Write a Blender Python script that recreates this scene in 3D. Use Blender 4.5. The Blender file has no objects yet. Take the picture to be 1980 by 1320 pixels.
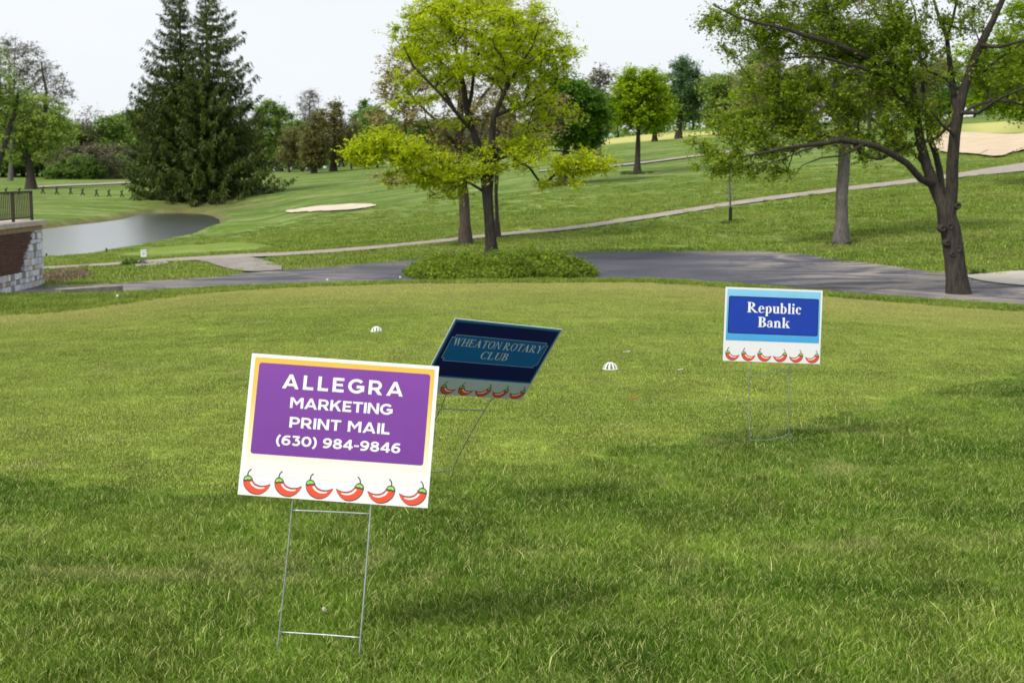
import bpy, math, random
import numpy as np
from mathutils import Vector, Matrix

random.seed(7)
RNG = np.random.default_rng(11)
SC = bpy.context.scene
COL = SC.collection

# ------------------------------------------------------------------ camera
F = 2750.0            # focal length in photo pixels (photo is 1980 x 1320)
ZC = 1.59
TH = math.atan(330.0 / F)
cam_d = bpy.data.cameras.new('camera')
cam_d.sensor_width = 36.0
cam_d.lens = 36.0 * F / 1980.0
cam_d.clip_start = 0.1
cam_d.clip_end = 3000.0
cam_d.dof.use_dof = True
cam_d.dof.focus_distance = 6.6
cam_d.dof.aperture_fstop = 7.1
cam = bpy.data.objects.new('camera', cam_d)
COL.objects.link(cam)
cam.location = (0, 0, ZC)
cam.rotation_euler = (math.radians(90) - TH, 0, 0)
SC.camera = cam

# ------------------------------------------------------------------ world
SUN_TO = Vector((-0.60, -0.52, 0)).normalized()
SUN_EL = math.radians(48)
world = bpy.data.worlds.new('World')
SC.world = world
world.use_nodes = True
wn, wl = world.node_tree.nodes, world.node_tree.links
wn.clear()
w_out = wn.new('ShaderNodeOutputWorld')
w_bg = wn.new('ShaderNodeBackground')
w_bg.inputs['Strength'].default_value = 0.1
w_sky = wn.new('ShaderNodeTexSky')
w_sky.sky_type = 'NISHITA'
w_sky.sun_disc = False
w_sky.sun_elevation = SUN_EL
w_sky.sun_rotation = math.atan2(SUN_TO.x, SUN_TO.y)
w_tc = wn.new('ShaderNodeTexCoord')
w_map = wn.new('ShaderNodeMapping')
w_map.inputs['Scale'].default_value = (1.0, 1.0, 3.5)
w_noise = wn.new('ShaderNodeTexNoise')
w_noise.inputs['Scale'].default_value = 2.2
w_noise.inputs['Detail'].default_value = 5.0
w_ramp = wn.new('ShaderNodeValToRGB')
w_ramp.color_ramp.elements[0].position = 0.30
w_ramp.color_ramp.elements[0].color = (0.88, 0.88, 0.88, 1)
w_ramp.color_ramp.elements[1].position = 0.62
w_ramp.color_ramp.elements[1].color = (0.99, 0.99, 0.99, 1)
w_mix = wn.new('ShaderNodeMix')
w_mix.data_type = 'RGBA'
w_mix.inputs[7].default_value = (8.5, 8.8, 9.2, 1)      # thin bright overcast
wl.new(w_tc.outputs['Generated'], w_map.inputs['Vector'])
wl.new(w_map.outputs['Vector'], w_noise.inputs['Vector'])
wl.new(w_noise.outputs['Fac'], w_ramp.inputs['Fac'])
wl.new(w_ramp.outputs['Color'], w_mix.inputs[0])
wl.new(w_sky.outputs['Color'], w_mix.inputs[6])
wl.new(w_mix.outputs[2], w_bg.inputs['Color'])
wl.new(w_bg.outputs['Background'], w_out.inputs['Surface'])

sun_d = bpy.data.lights.new('sun', 'SUN')
sun_d.energy = 3.1
sun_d.angle = math.radians(12.0)
sun_d.color = (1.0, 0.94, 0.84)
sun = bpy.data.objects.new('sun', sun_d)
COL.objects.link(sun)
sdir = Vector((SUN_TO.x * math.cos(SUN_EL), SUN_TO.y * math.cos(SUN_EL), math.sin(SUN_EL)))
sun.rotation_euler = sdir.to_track_quat('Z', 'Y').to_euler()
sun.location = (-20, -20, 40)

SC.view_settings.view_transform = 'Standard'
SC.view_settings.look = 'None'
SC.view_settings.exposure = 0.15
SC.view_settings.gamma = 1.0
SC.view_settings.use_curve_mapping = False
SC.cycles.max_bounces = 8
SC.cycles.transparent_max_bounces = 8

# ------------------------------------------------------------------ photo maths
CT, ST = math.cos(TH), math.sin(TH)


def P(px, py, D):
    """world point seen at photo pixel (px, py), D metres ahead of the viewer"""
    t = (660.0 - py) / F
    s = (t * CT - ST) / (CT + t * ST)
    u = (px - 990.0) / F * (CT - s * ST)
    return np.array([u * D, D, ZC + s * D])


def s_of_py(py):
    t = (660.0 - np.asarray(py, float)) / F
    return (t * CT - ST) / (CT + t * ST)


# ------------------------------------------------------------------ object helpers
def tag(o, label=None, cat=None, group=None, kind=None):
    if label: o['label'] = label
    if cat: o['category'] = cat
    if group: o['group'] = group
    if kind: o['kind'] = kind
    return o


def empty(name, loc, label=None, cat=None, group=None):
    o = bpy.data.objects.new(name, None)
    o.empty_display_size = 0.2
    o.location = loc
    COL.objects.link(o)
    return tag(o, label, cat, group)


def np_mesh(name, verts, faces, mats, fmat=None, smooth=False, attrs=None):
    """verts (n,3); faces (m,3) or (m,4) array, or list of lists"""
    me = bpy.data.meshes.new(name)
    verts = np.asarray(verts, np.float32)
    if isinstance(faces, np.ndarray):
        n, k = faces.shape
        me.vertices.add(len(verts))
        me.vertices.foreach_set('co', verts.ravel())
        me.loops.add(n * k)
        me.loops.foreach_set('vertex_index', faces.astype(np.int32).ravel())
        me.polygons.add(n)
        me.polygons.foreach_set('loop_start', np.arange(0, n * k, k, dtype=np.int32))
        me.polygons.foreach_set('loop_total', np.full(n, k, np.int32))
        me.update(calc_edges=True)
    else:
        me.from_pydata([tuple(map(float, v)) for v in verts], [], faces)
    for m in (mats if isinstance(mats, (list, tuple)) else [mats]):
        me.materials.append(m)
    if fmat is not None:
        me.polygons.foreach_set('material_index', np.asarray(fmat, np.int32))
    if smooth:
        me.polygons.foreach_set('use_smooth', np.ones(len(me.polygons), bool))
    for an, (dom, arr) in (attrs or {}).items():
        a = me.attributes.new(an, 'FLOAT', dom)
        a.data.foreach_set('value', np.asarray(arr, np.float32))
    me.update()
    return me


def link(name, me, parent=None, loc=None):
    o = bpy.data.objects.new(name, me)
    COL.objects.link(o)
    if parent: o.parent = parent
    if loc is not None: o.location = loc
    return o


class MB:
    """collects simple shapes, links them as one mesh object"""
    def __init__(s):
        s.v, s.f, s.m = [], [], []

    def add(s, vs, fs, m=0):
        b = len(s.v)
        s.v += [tuple(map(float, v)) for v in vs]
        s.f += [tuple(b + i for i in f) for f in fs]
        s.m += [m] * len(fs)
        return s

    def box(s, c, d, rz=0, m=0, taper=1.0, jit=0.0):
        cx, cy, cz = c
        hx, hy, hz = d[0] / 2, d[1] / 2, d[2] / 2
        ca, sa = math.cos(rz), math.sin(rz)
        vs = []
        for z, k in ((-hz, 1.0), (hz, taper)):
            for x, y in ((-hx, -hy), (hx, -hy), (hx, hy), (-hx, hy)):
                x2, y2 = x * k, y * k
                vs.append((cx + x2 * ca - y2 * sa + random.uniform(-jit, jit), cy + x2 * sa + y2 * ca + random.uniform(-jit, jit), cz + z + random.uniform(-jit, jit)))
        return s.add(vs, [(3, 2, 1, 0), (4, 5, 6, 7), (0, 1, 5, 4), (1, 2, 6, 5), (2, 3, 7, 6), (3, 0, 4, 7)], m)

    def tube(s, pts, r, n=8, m=0, cap=True):
        pts = [Vector(p) for p in pts]
        rs = r if isinstance(r, (list, tuple)) else [r] * len(pts)
        vs, fs = [], []
        ref = None
        for i, p in enumerate(pts):
            d = (pts[min(i + 1, len(pts) - 1)] - pts[max(i - 1, 0)]).normalized()
            if ref is None:
                ref = d.orthogonal().normalized()
            x = (ref - d * ref.dot(d)).normalized()
            ref = x
            y = d.cross(x)
            for k in range(n):
                a = 2 * math.pi * k / n
                vs.append(p + (x * math.cos(a) + y * math.sin(a)) * rs[i])
        for i in range(len(pts) - 1):
            for k in range(n):
                fs.append((i * n + k, i * n + (k + 1) % n, (i + 1) * n + (k + 1) % n, (i + 1) * n + k))
        if cap:
            fs.append(tuple(range(n))[::-1])
            fs.append(tuple((len(pts) - 1) * n + k for k in range(n)))
        return s.add(vs, fs, m)

    def sphere(s, c, r, n=10, m=0, sz=1.0):
        vs, fs = [], []
        h = n // 2
        for i in range(h + 1):
            ph = math.pi * i / h
            for k in range(n):
                a = 2 * math.pi * k / n
                vs.append((c[0] + r * math.sin(ph) * math.cos(a), c[1] + r * math.sin(ph) * math.sin(a), c[2] + r * sz * math.cos(ph)))
        for i in range(h):
            for k in range(n):
                fs.append((i * n + k, (i + 1) * n + k, (i + 1) * n + (k + 1) % n, i * n + (k + 1) % n))
        return s.add(vs, fs, m)

    def build(s, name, mats, parent=None, origin=(0, 0, 0), smooth=False):
        v = np.array(s.v) - np.array(origin)
        me = np_mesh(name, v, s.f, mats, s.m, smooth)
        return link(name, me, parent)


# ------------------------------------------------------------------ materials
class NT:
    def __init__(s, name, rough=0.8, spec=0.3):
        s.mat = bpy.data.materials.new(name)
        s.mat.use_nodes = True
        s.t = s.mat.node_tree
        s.n, s.l = s.t.nodes, s.t.links
        s.b = s.n['Principled BSDF']
        s.b.inputs['Roughness'].default_value = rough
        s.b.inputs['Specular IOR Level'].default_value = spec
        s.geo = None

    def pos(s):
        if s.geo is None: s.geo = s.n.new('ShaderNodeNewGeometry')
        return s.geo.outputs['Position']

    def objc(s):
        return s.n.new('ShaderNodeTexCoord').outputs['Object']

    def map(s, vec, scale=(1, 1, 1), rot=(0, 0, 0), loc=(0, 0, 0)):
        m = s.n.new('ShaderNodeMapping')
        m.inputs['Scale'].default_value = scale
        m.inputs['Rotation'].default_value = rot
        m.inputs['Location'].default_value = loc
        s.l.new(vec, m.inputs['Vector'])
        return m.outputs[0]

    def noise(s, vec, scale, detail=3, rough=0.55, dist=0.0):
        n = s.n.new('ShaderNodeTexNoise')
        n.inputs['Scale'].default_value = scale
        n.inputs['Detail'].default_value = detail
        n.inputs['Roughness'].default_value = rough
        n.inputs['Distortion'].default_value = dist
        if vec is not None: s.l.new(vec, n.inputs['Vector'])
        return n.outputs['Fac']

    def vor(s, vec, scale, feature='F1'):
        n = s.n.new('ShaderNodeTexVoronoi')
        n.feature = feature
        n.inputs['Scale'].default_value = scale
        s.l.new(vec, n.inputs['Vector'])
        return n.outputs['Distance']

    def ramp(s, fac, stops):
        r = s.n.new('ShaderNodeValToRGB')
        e = r.color_ramp.elements
        while len(e) < len(stops): e.new(0.5)
        for el, (p, c) in zip(e, stops):
            el.position = p
            el.color = (c, c, c, 1) if isinstance(c, (int, float)) else (*c, 1)
        s.l.new(fac, r.inputs['Fac'])
        return r.outputs['Color']

    def mix(s, fac, a, b, mode='MIX'):
        m = s.n.new('ShaderNodeMix')
        m.data_type = 'RGBA'
        m.blend_type = mode
        for sock, v in ((m.inputs[0], fac), (m.inputs[6], a), (m.inputs[7], b)):
            if isinstance(v, (int, float)):
                sock.default_value = v if sock == m.inputs[0] else (v, v, v, 1)
            elif isinstance(v, tuple):
                sock.default_value = (*v, 1)
            else:
                s.l.new(v, sock)
        return m.outputs[2]

    def math(s, op, a, b=0.0):
        m = s.n.new('ShaderNodeMath')
        m.operation = op
        for sock, v in ((m.inputs[0], a), (m.inputs[1], b)):
            if isinstance(v, (int, float)): sock.default_value = v
            else: s.l.new(v, sock)
        return m.outputs[0]

    def attr(s, name, typ='GEOMETRY'):
        a = s.n.new('ShaderNodeAttribute')
        a.attribute_type = typ
        a.attribute_name = name
        return a.outputs['Fac']

    def sep(s, vec):
        a = s.n.new('ShaderNodeSeparateXYZ')
        s.l.new(vec, a.inputs[0])
        return a.outputs

    def col(s, c):
        if isinstance(c, tuple): s.b.inputs['Base Color'].default_value = (*c, 1)
        else: s.l.new(c, s.b.inputs['Base Color'])
        return s

    def bump(s, h, strength=0.5, dist=0.02):
        b = s.n.new('ShaderNodeBump')
        b.inputs['Strength'].default_value = strength
        b.inputs['Distance'].default_value = dist
        s.l.new(h, b.inputs['Height'])
        s.l.new(b.outputs[0], s.b.inputs['Normal'])
        return s

    def translucent(s, colour, fac=0.35):
        t = s.n.new('ShaderNodeBsdfTranslucent')
        if isinstance(colour, tuple): t.inputs['Color'].default_value = (*colour, 1)
        else: s.l.new(colour, t.inputs['Color'])
        mx = s.n.new('ShaderNodeMixShader')
        mx.inputs[0].default_value = fac
        s.l.new(s.b.outputs[0], mx.inputs[1])
        s.l.new(t.outputs[0], mx.inputs[2])
        s.l.new(mx.outputs[0], s.n['Material Output'].inputs['Surface'])
        return s


def plain(name, c, rough=0.6, spec=0.3, nscale=30.0, amt=0.12, metal=0.0):
    m = NT(name, rough, spec)
    n = m.noise(m.objc(), nscale, 4)
    lo = tuple(x * (1 - amt) for x in c)
    hi = tuple(min(1.0, x * (1 + amt)) for x in c)
    m.col(m.ramp(n, [(0.3, lo), (0.7, hi)]))
    m.b.inputs['Metallic'].default_value = metal
    return m.mat


def ground_colour(m, lo, hi, dry, k=0.55):
    """turf colour in world space, shared by the soil sheet and the blades"""
    p = m.pos()
    n1 = m.noise(m.map(p, (0.55, 1.25, 1), (0, 0, -0.15)), 0.6, 5, 0.65, 0.5)
    n2 = m.noise(m.map(p, (1.0, 0.35, 1), (0, 0, 0.5)), 3.1, 3, 0.6)
    n3 = m.noise(m.map(p, loc=(31, 7, 0)), 0.9, 5, 0.65, 0.5)
    c = m.mix(m.ramp(n1, [(0.36, 0.0), (0.64, 1.0)]), lo, hi)
    c = m.mix(m.ramp(n3, [(0.56, 0.0), (0.72, 0.75)]), c, dry)
    c = m.mix(k, c, m.ramp(n2, [(0.30, 0.55), (0.70, 1.5)]), 'MULTIPLY')
    return c


ROUGH_LO, ROUGH_HI, ROUGH_DRY = (0.082, 0.180, 0.008), (0.240, 0.360, 0.042), (0.40, 0.42, 0.15)
GREEN_LO, GREEN_HI, GREEN_DRY = (0.212, 0.295, 0.040), (0.318, 0.390, 0.070), (0.38, 0.40, 0.15)
FAIR_LO, FAIR_HI, FAIR_DRY = (0.070, 0.130, 0.016), (0.135, 0.205, 0.034), (0.28, 0.33, 0.125)


def terrain_material():
    m = NT('turf_ground', 0.95, 0.1)
    p = m.pos()
    rough = ground_colour(m, ROUGH_LO, ROUGH_HI, ROUGH_DRY)
    green = ground_colour(m, GREEN_LO, GREEN_HI, GREEN_DRY)
    # distant turf: broad mottling, mower streaks
    f1 = m.noise(m.map(p, (0.05, 0.11, 0.1), (0, 0, 0.25)), 1.0, 5, 0.6, 0.8)
    f2 = m.noise(m.map(p, (0.16, 0.30, 0.3), (0, 0, -0.35)), 1.0, 6, 0.7, 1.2)
    f3 = m.noise(p, 1.7, 4, 0.7)
    fair = m.mix(m.ramp(f1, [(0.36, 0.0), (0.66, 1.0)]), FAIR_LO, FAIR_HI)
    fair = m.mix(m.ramp(f2, [(0.47, 0.0), (0.68, 0.85)]), fair, FAIR_DRY)
    fair = m.mix(0.6, fair, m.ramp(f3, [(0.3, 0.55), (0.7, 1.4)]), 'MULTIPLY')
    c = m.mix(m.attr('far'), rough, fair)
    c = m.mix(m.attr('mown'), c, green)
    c = m.mix(m.attr('tan'), c, (0.34, 0.31, 0.105))
    c = m.mix(m.attr('pale'), c, (0.52, 0.50, 0.17))
    dn = m.noise(p, 1.6, 5, 0.7)
    c = m.mix(m.math('MULTIPLY', m.attr('dirt'), m.ramp(dn, [(0.3, 0.35), (0.6, 1.0)])), c,
              m.ramp(m.noise(p, 5, 4), [(0.3, (0.09, 0.06, 0.035)), (0.7, (0.21, 0.15, 0.09))]))
    m.col(c)
    m.bump(m.noise(p, 22, 4, 0.7), 0.6, 0.03)
    return m.mat


def blade_material(name, lo, hi, dry, transl=0.35, k=0.55):
    m = NT(name, 0.55, 0.22)
    c = ground_colour(m, lo, hi, dry, k)
    c = m.mix(m.attr('dry', 'INSTANCER'), c, (0.56, 0.49, 0.20))
    t = m.attr('tint')
    c = m.mix(m.ramp(t, [(0.0, 0.0), (0.80, 0.0), (0.88, 0.9), (1.0, 0.9)]), c, tuple(x * 1.15 for x in dry))
    c = m.mix(0.8, c, m.ramp(t, [(0.0, 0.35), (0.5, 0.9), (0.8, 1.75), (1.0, 1.3)]), 'MULTIPLY')
    m.col(c)
    m.translucent(c, transl)
    return m.mat


def leaf_material(name, lo, hi, transl=0.4, nscale=0.6):
    m = NT(name, 0.5, 0.3)
    t = m.attr('tint')
    n = m.noise(m.pos(), nscale, 3)
    k = m.math('ADD', m.math('MULTIPLY', t, 0.6), m.math('MULTIPLY', n, 0.5))
    c = m.mix(m.ramp(k, [(0.25, 0.0), (0.85, 1.0)]), lo, hi)
    m.col(c)
    m.translucent(c, transl)
    return m.mat


def bark_material(name, lo, hi, scale=6.0):
    m = NT(name, 0.9, 0.1)
    p = m.objc()
    n = m.noise(m.map(p, (1, 1, 0.18)), scale * 3, 5, 0.7)
    n2 = m.noise(p, scale * 0.5, 3)
    c = m.ramp(n, [(0.3, lo), (0.68, hi)])
    c = m.mix(0.5, c, m.ramp(n2, [(0.3, 0.75), (0.7, 1.25)]), 'MULTIPLY')
    m.col(c)
    m.bump(n, 0.9, 0.04)
    return m.mat


# ------------------------------------------------------------------ terrain
COLS = [-400, 0, 200, 430, 640, 800, 990, 1110, 1250, 1400, 1620, 1800, 1980, 2400]
INNER = [(24.3, 620), (24.5, 611), (26.0, 594), (28.3, 564), (29.2, 553), (29.2, 549), (29.6, 547), (29.6, 546.5), (29.6, 546), (29.2, 556), (27.2, 575.5), (25.9, 589), (24.8, 602), (23.4, 625)]
CREST = [(27.5, 577), (28, 573), (28, 571.5), (29.2, 556), (30, 549), (30, 545), (30.5, 541), (30.5, 540.5), (30.5, 540), (30, 549), (28, 570), (26.6, 584), (25.5, 597), (24, 620)]
ROADF = [565, 556, 551, 533, 517, 503.5, 494, 490, 488, 489, 505.5, 526, 527, 530]
PATHK = [(45, 540), (46, 523), (48, 513.5), (50, 499), (52, 487), (54, 473), (56, 455), (57, 444), (59, 420), (62, 398), (66, 369), (70, 350), (74, 323), (80, 280)]
M1 = [(76, 480), (76, 478), (76, 480), (80, 462), (80, 430), (80, 415), (85, 385), (90, 360), (85, 366), (85, 346), (90, 325), (90, 304), (92, 292), (95, 250)]
M2 = [(150, 394), (150, 394), (148, 394), (147, 396), (130, 385), (130, 366), (125, 345), (125, 326), (125, 315), (125, 300), (125, 283), (120, 268), (115, 262), (115, 225)]
M3 = [(190, 372), (190, 372), (190, 372), (185, 367), (185, 352), (185, 338), (180, 322), (175, 300), (175, 285), (175, 270), (165, 262), (160, 248), (155, 240), (150, 205)]
M4 = [(260, 352), (260, 352), (260, 350), (260, 346), (260, 334), (260, 322), (250, 303), (245, 282), (240, 264), (240, 254), (230, 248), (220, 236), (210, 226), (200, 190)]
M5 = [(340, 341), (340, 340), (340, 339), (340, 337), (340, 326), (340, 312), (330, 296), (320, 274), (310, 258), (310, 247), (300, 240), (290, 228), (280, 216), (270, 180)]
M6 = [(900, 331), (900, 331), (900, 331), (900, 331), (900, 328), (900, 326), (900, 320), (900, 312), (900, 300), (900, 292), (900, 290), (900, 286), (900, 280), (900, 270)]
ZR = -1.06


def knots():
    cols = []
    for i, px in enumerate(COLS):
        K = [(2.0, 0.04), (4.6, 0.03), (9.0, -0.12)]
        for tab in (INNER, CREST):
            D, py = tab[i]
            K.append((D, ZC + s_of_py(py) * D))
        K.append((CREST[i][0] + 2.2, ZR))
        K.append(((ZR - ZC) / s_of_py(ROADF[i]), ZR))
        for tab in (PATHK, M1, M2, M3, M4, M5, M6):
            D, py = tab[i]
            K.append((D, ZC + s_of_py(py) * D))
        cols.append(K)
    return np.array(cols, float)          # (ncol, nk, 2)


_K = knots()
_UC = np.array([(px - 990.0) / F for px in COLS])
_UG = np.linspace(-0.60, 0.60, 241)
_LG = np.linspace(math.log(2.0), math.log(900.0), 1200)
_Z = np.zeros((len(_UG), len(_LG)))
for i, u in enumerate(_UG):
    Dk = np.array([np.interp(u, _UC, _K[:, k, 0]) for k in range(_K.shape[1])])
    Zk = np.array([np.interp(u, _UC, _K[:, k, 1]) for k in range(_K.shape[1])])
    _Z[i] = np.interp(np.exp(_LG), Dk, Zk)


def gsm(a, s, ax):
    k = np.arange(-int(3 * s) - 1, int(3 * s) + 2)
    w = np.exp(-0.5 * (k / s) ** 2)
    w /= w.sum()
    pad = [(0, 0), (0, 0)]
    pad[ax] = (len(k) // 2,) * 2
    b = np.pad(a, pad, mode='edge')
    return np.apply_along_axis(lambda r: np.convolve(r, w, 'valid'), ax, b)


_Zs = gsm(gsm(_Z, 3.0, 0), 3.0, 1)
_Zf = gsm(gsm(_Z, 4.0, 0), 11.0, 1)
_far = np.clip((np.exp(_LG) - 44) / 12, 0, 1)[None, :]
_Z = _Zs * (1 - _far) + _Zf * _far

ZW = -2.8        # pond level


def pix_poly_plane(pts, z):
    out = []
    for px, py in pts:
        s = float(s_of_py(py))
        D = (z - ZC) / s
        out.append(P(px, py, D)[:2])
    return np.array(out)


POND = pix_poly_plane([(-140, 526), (80, 503), (112, 499), (148, 495.5), (177, 493), (201, 487), (250, 479), (288, 472), (322, 465), (371, 455),
                       (395, 447), (419, 441), (430, 433), (429, 425), (415, 418), (395, 413.5), (347, 411.5), (298, 412.5), (264, 416), (235, 424), (189, 430), (140, 435), (80, 443), (-140, 458)], ZW)


def sdist(x, y, poly):
    """signed distance to polygon, negative inside"""
    x, y = np.asarray(x, float), np.asarray(y, float)
    d = np.full(x.shape, 1e18)
    ins = np.zeros(x.shape, bool)
    n = len(poly)
    for i in range(n):
        ax, ay = poly[i]
        bx, by = poly[(i + 1) % n]
        ex, ey = bx - ax, by - ay
        L = ex * ex + ey * ey + 1e-12
        t = np.clip(((x - ax) * ex + (y - ay) * ey) / L, 0, 1)
        d = np.minimum(d, (x - ax - t * ex) ** 2 + (y - ay - t * ey) ** 2)
        c = ((ay > y) != (by > y)) & (x < ex * (y - ay) / (ey if abs(ey) > 1e-12 else 1e-12) + ax)
        ins ^= c
    d = np.sqrt(d)
    return np.where(ins, -d, d)


def H(x, y):
    """ground height"""
    x, y = np.asarray(x, float), np.asarray(y, float)
    D = np.maximum(y, 2.0)
    u = np.clip(x / np.maximum(y, 4.0), -0.599, 0.599)
    fi = (u - _UG[0]) / (_UG[1] - _UG[0])
    fj = np.clip((np.log(D) - _LG[0]) / (_LG[1] - _LG[0]), 0, len(_LG) - 1.001)
    i0, j0 = np.floor(fi).astype(int), np.floor(fj).astype(int)
    i0 = np.clip(i0, 0, len(_UG) - 2)
    a, b = fi - i0, fj - j0
    z = (_Z[i0, j0] * (1 - a) * (1 - b) + _Z[i0 + 1, j0] * a * (1 - b) + _Z[i0, j0 + 1] * (1 - a) * b + _Z[i0 + 1, j0 + 1] * a * b)
    amp = np.clip((D - 42) / 60, 0, 1)
    z = z + amp * 0.10 * (np.sin(x * 0.13 + y * 0.07) + np.sin(x * 0.05 - y * 0.11 + 2) * 0.8)
    far = D > 40
    if np.any(far):
        d = sdist(x, y, POND)
        wob = 0.5 * np.sin(x * 0.9 + y * 0.5) + 0.35 * np.sin(x * 2.1 - y * 1.3)
        t = np.clip((d + wob * 0.3) / 9.0, 0, 1)
        t = t * t * (3 - 2 * t)
        out = (ZW + 0.12) + (z - ZW - 0.12) * t
        # cut bank on the far side
        out = out + np.where((d > 0) & (y > 100), 0.35 * np.clip(d / 0.8, 0, 1) * (1 - t), 0)
        inn = ZW + 0.05 - np.minimum(0.8, -d * 0.35)
        z = np.where(far & (d < 60), np.where(d > 0, np.minimum(out, np.maximum(z, ZW + .12)), inn), z)
    return z


def ground(px, py, dmin=2.6):
    """first ground point seen at a photo pixel"""
    D = np.exp(np.linspace(math.log(dmin), math.log(880), 6000))
    t = (660.0 - py) / F
    s = (t * CT - ST) / (CT + t * ST)
    u = (px - 990.0) / F * (CT - s * ST)
    zr = ZC + s * D
    zg = H(u * D, D)
    hit = np.nonzero(zg >= zr)[0]
    k = hit[0] if len(hit) else len(D) - 1
    return np.array([u * D[k], D[k], float(zg[k])])


def gpoly(pts, dmin=2.6):
    return np.array([ground(px, py, dmin)[:2] for px, py in pts])


INNER_PX = [(-300, 628), (0, 611), (100, 606), (230, 590), (330, 575), (450, 563), (600, 555.5), (780, 550), (990, 547.5), (1250, 547), (1400, 557), (1600, 574), (1750, 587), (1900, 599), (1980, 604), (2300, 628)]
FRONT_PX = [(2300, 690), (1980, 728), (1800, 772), (1600, 815), (1450, 848), (1200, 882), (1000, 908), (835, 927), (600, 950), (400, 962), (200, 962), (0, 945), (-300, 930)]
GREEN_POLY = gpoly(INNER_PX + FRONT_PX)
TEE_POLY = gpoly([(225, 495), (298, 479), (371, 472), (444, 468), (504, 471), (528, 475), (492, 484), (419, 490), (322, 497)], 40)
INNER_LINE = gpoly(INNER_PX)
CREST_W = np.array([P(px, py, D)[:2] for px, (D, py) in zip(COLS, CREST)])


def collar(x, y):
    q = np.full(np.shape(x), 1e9)
    for i in range(len(INNER_LINE) - 1):
        a, b = INNER_LINE[i], INNER_LINE[i + 1]
        e = b - a
        tt = np.clip(((x - a[0]) * e[0] + (y - a[1]) * e[1]) / (e @ e), 0, 1)
        q = np.minimum(q, np.hypot(x - a[0] - tt * e[0], y - a[1] - tt * e[1]))
    wid = 6.5 * np.clip(1.25 - np.abs(x / np.maximum(y, 3) - 0.05) * 1.5, 0.4, 1.25)
    return np.clip(1.15 - q / wid + 0.15 * np.sin(x * 0.9 + y * 0.4), 0, 1)


def build_terrain():
    ys = np.concatenate([np.linspace(-60, 3, 25)[:-1], np.exp(np.linspace(math.log(3), math.log(900), 560))])
    t = np.linspace(-1, 1, 461)
    us = 0.45 * t + 1.15 * t ** 5
    W = np.sqrt(ys ** 2 + 64)
    X = us[None, :] * W[:, None]
    Y = np.repeat(ys[:, None], len(us), 1)
    x, y = X.ravel(), Y.ravel()
    z = H(x, y)
    v = np.c_[x, y, z]
    R, C = len(ys), len(us)
    idx = np.arange(R * C).reshape(R, C)
    f = np.stack([idx[:-1, :-1], idx[:-1, 1:], idx[1:, 1:], idx[1:, :-1]], -1).reshape(-1, 4)
    dg = sdist(x, y, GREEN_POLY)
    wob = 0.12 * np.sin(x * 3.1 + y) + 0.08 * np.sin(x * 7.3 - y * 2.2)
    mown = np.clip(0.5 - (dg + wob) / 0.5, 0, 1)
    dt = sdist(x, y, TEE_POLY)
    mown = np.maximum(mown, np.clip(0.5 - dt / 1.0, 0, 1) * 0.3)
    # dried collar along the far edge of the green
    tan = collar(x, y) * (dg < 0) * 0.5
    far = np.clip((y - 30) / 5, 0, 1)
    pale = np.zeros_like(x)
    for poly in PALE:
        pale = np.maximum(pale, np.clip(0.5 - sdist(x, y, poly) / 6.0, 0, 1))
    dirt = np.zeros_like(x)
    for (cx, cy, r, k) in DIRT:
        dirt = np.maximum(dirt, k * np.clip(1.4 - np.hypot(x - cx, (y - cy) * 0.7) / r, 0, 1))
    dp = sdist(x, y, POND)
    dirt = np.maximum(dirt, np.clip(1 - np.abs(dp - 0.2) / 0.7, 0, 1) * (y > 100) * 0.7)
    dirt = np.where(dp < 0, 1.0, dirt)
    me = np_mesh('ground', v, f, terrain_material(), smooth=True,
                 attrs={'mown': ('POINT', mown), 'tan': ('POINT', tan), 'far': ('POINT', far), 'pale': ('POINT', pale * 0.8), 'dirt': ('POINT', dirt)})
    tag(link('ground', me), 'rolling golf course turf with a mown putting green', kind='structure')


PALE = [gpoly([(1080, 290), (1150, 282), (1340, 267), (1480, 262), (1480, 250), (1340, 256), (1200, 262), (1060, 268)], 60),
        gpoly([(1840, 262), (1990, 254), (1990, 232), (1840, 242)], 60)]
DIRT = [(*ground(1500, 432, 40)[:2], 0.0, 0.0)]
DIRT = []
for (px, py, r, k) in [(1905, 460, 1.3, .7), (1975, 458, 1.0, .7), (1620, 474, 1.0, .6), (898, 474, .7, .5), (960, 460, .8, .5), (1150, 475, 1.1, .5), (1232, 336, 2.2, .35),
                       (100, 545, 1.2, .9), (140, 538, 1.4, .9), (168, 532, .9, .7), (500, 516, 1.5, .5), (1700, 520, .8, .3), (380, 399, 6, .6), (440, 405, 5, .5), (1085, 359, 2.5, .4)]:
    g = ground(px, py, 31)
    DIRT.append((g[0], g[1], r, k))
build_terrain()


# ------------------------------------------------------------------ draped sheets
def resample(line, n):
    line = np.asarray(line, float)
    d = np.r_[0, np.cumsum(np.hypot(*np.diff(line, axis=0).T))]
    q = np.linspace(0, d[-1], n)
    return np.c_[np.interp(q, d, line[:, 0]), np.interp(q, d, line[:, 1])]


def smooth_line(line, it=2):
    line = np.asarray(line, float)
    for _ in range(it):
        a = line[:-1] * 0.75 + line[1:] * 0.25
        b = line[:-1] * 0.25 + line[1:] * 0.75
        line = np.vstack([line[:1], np.stack([a, b], 1).reshape(-1, 2), line[-1:]])
    return line


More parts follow.
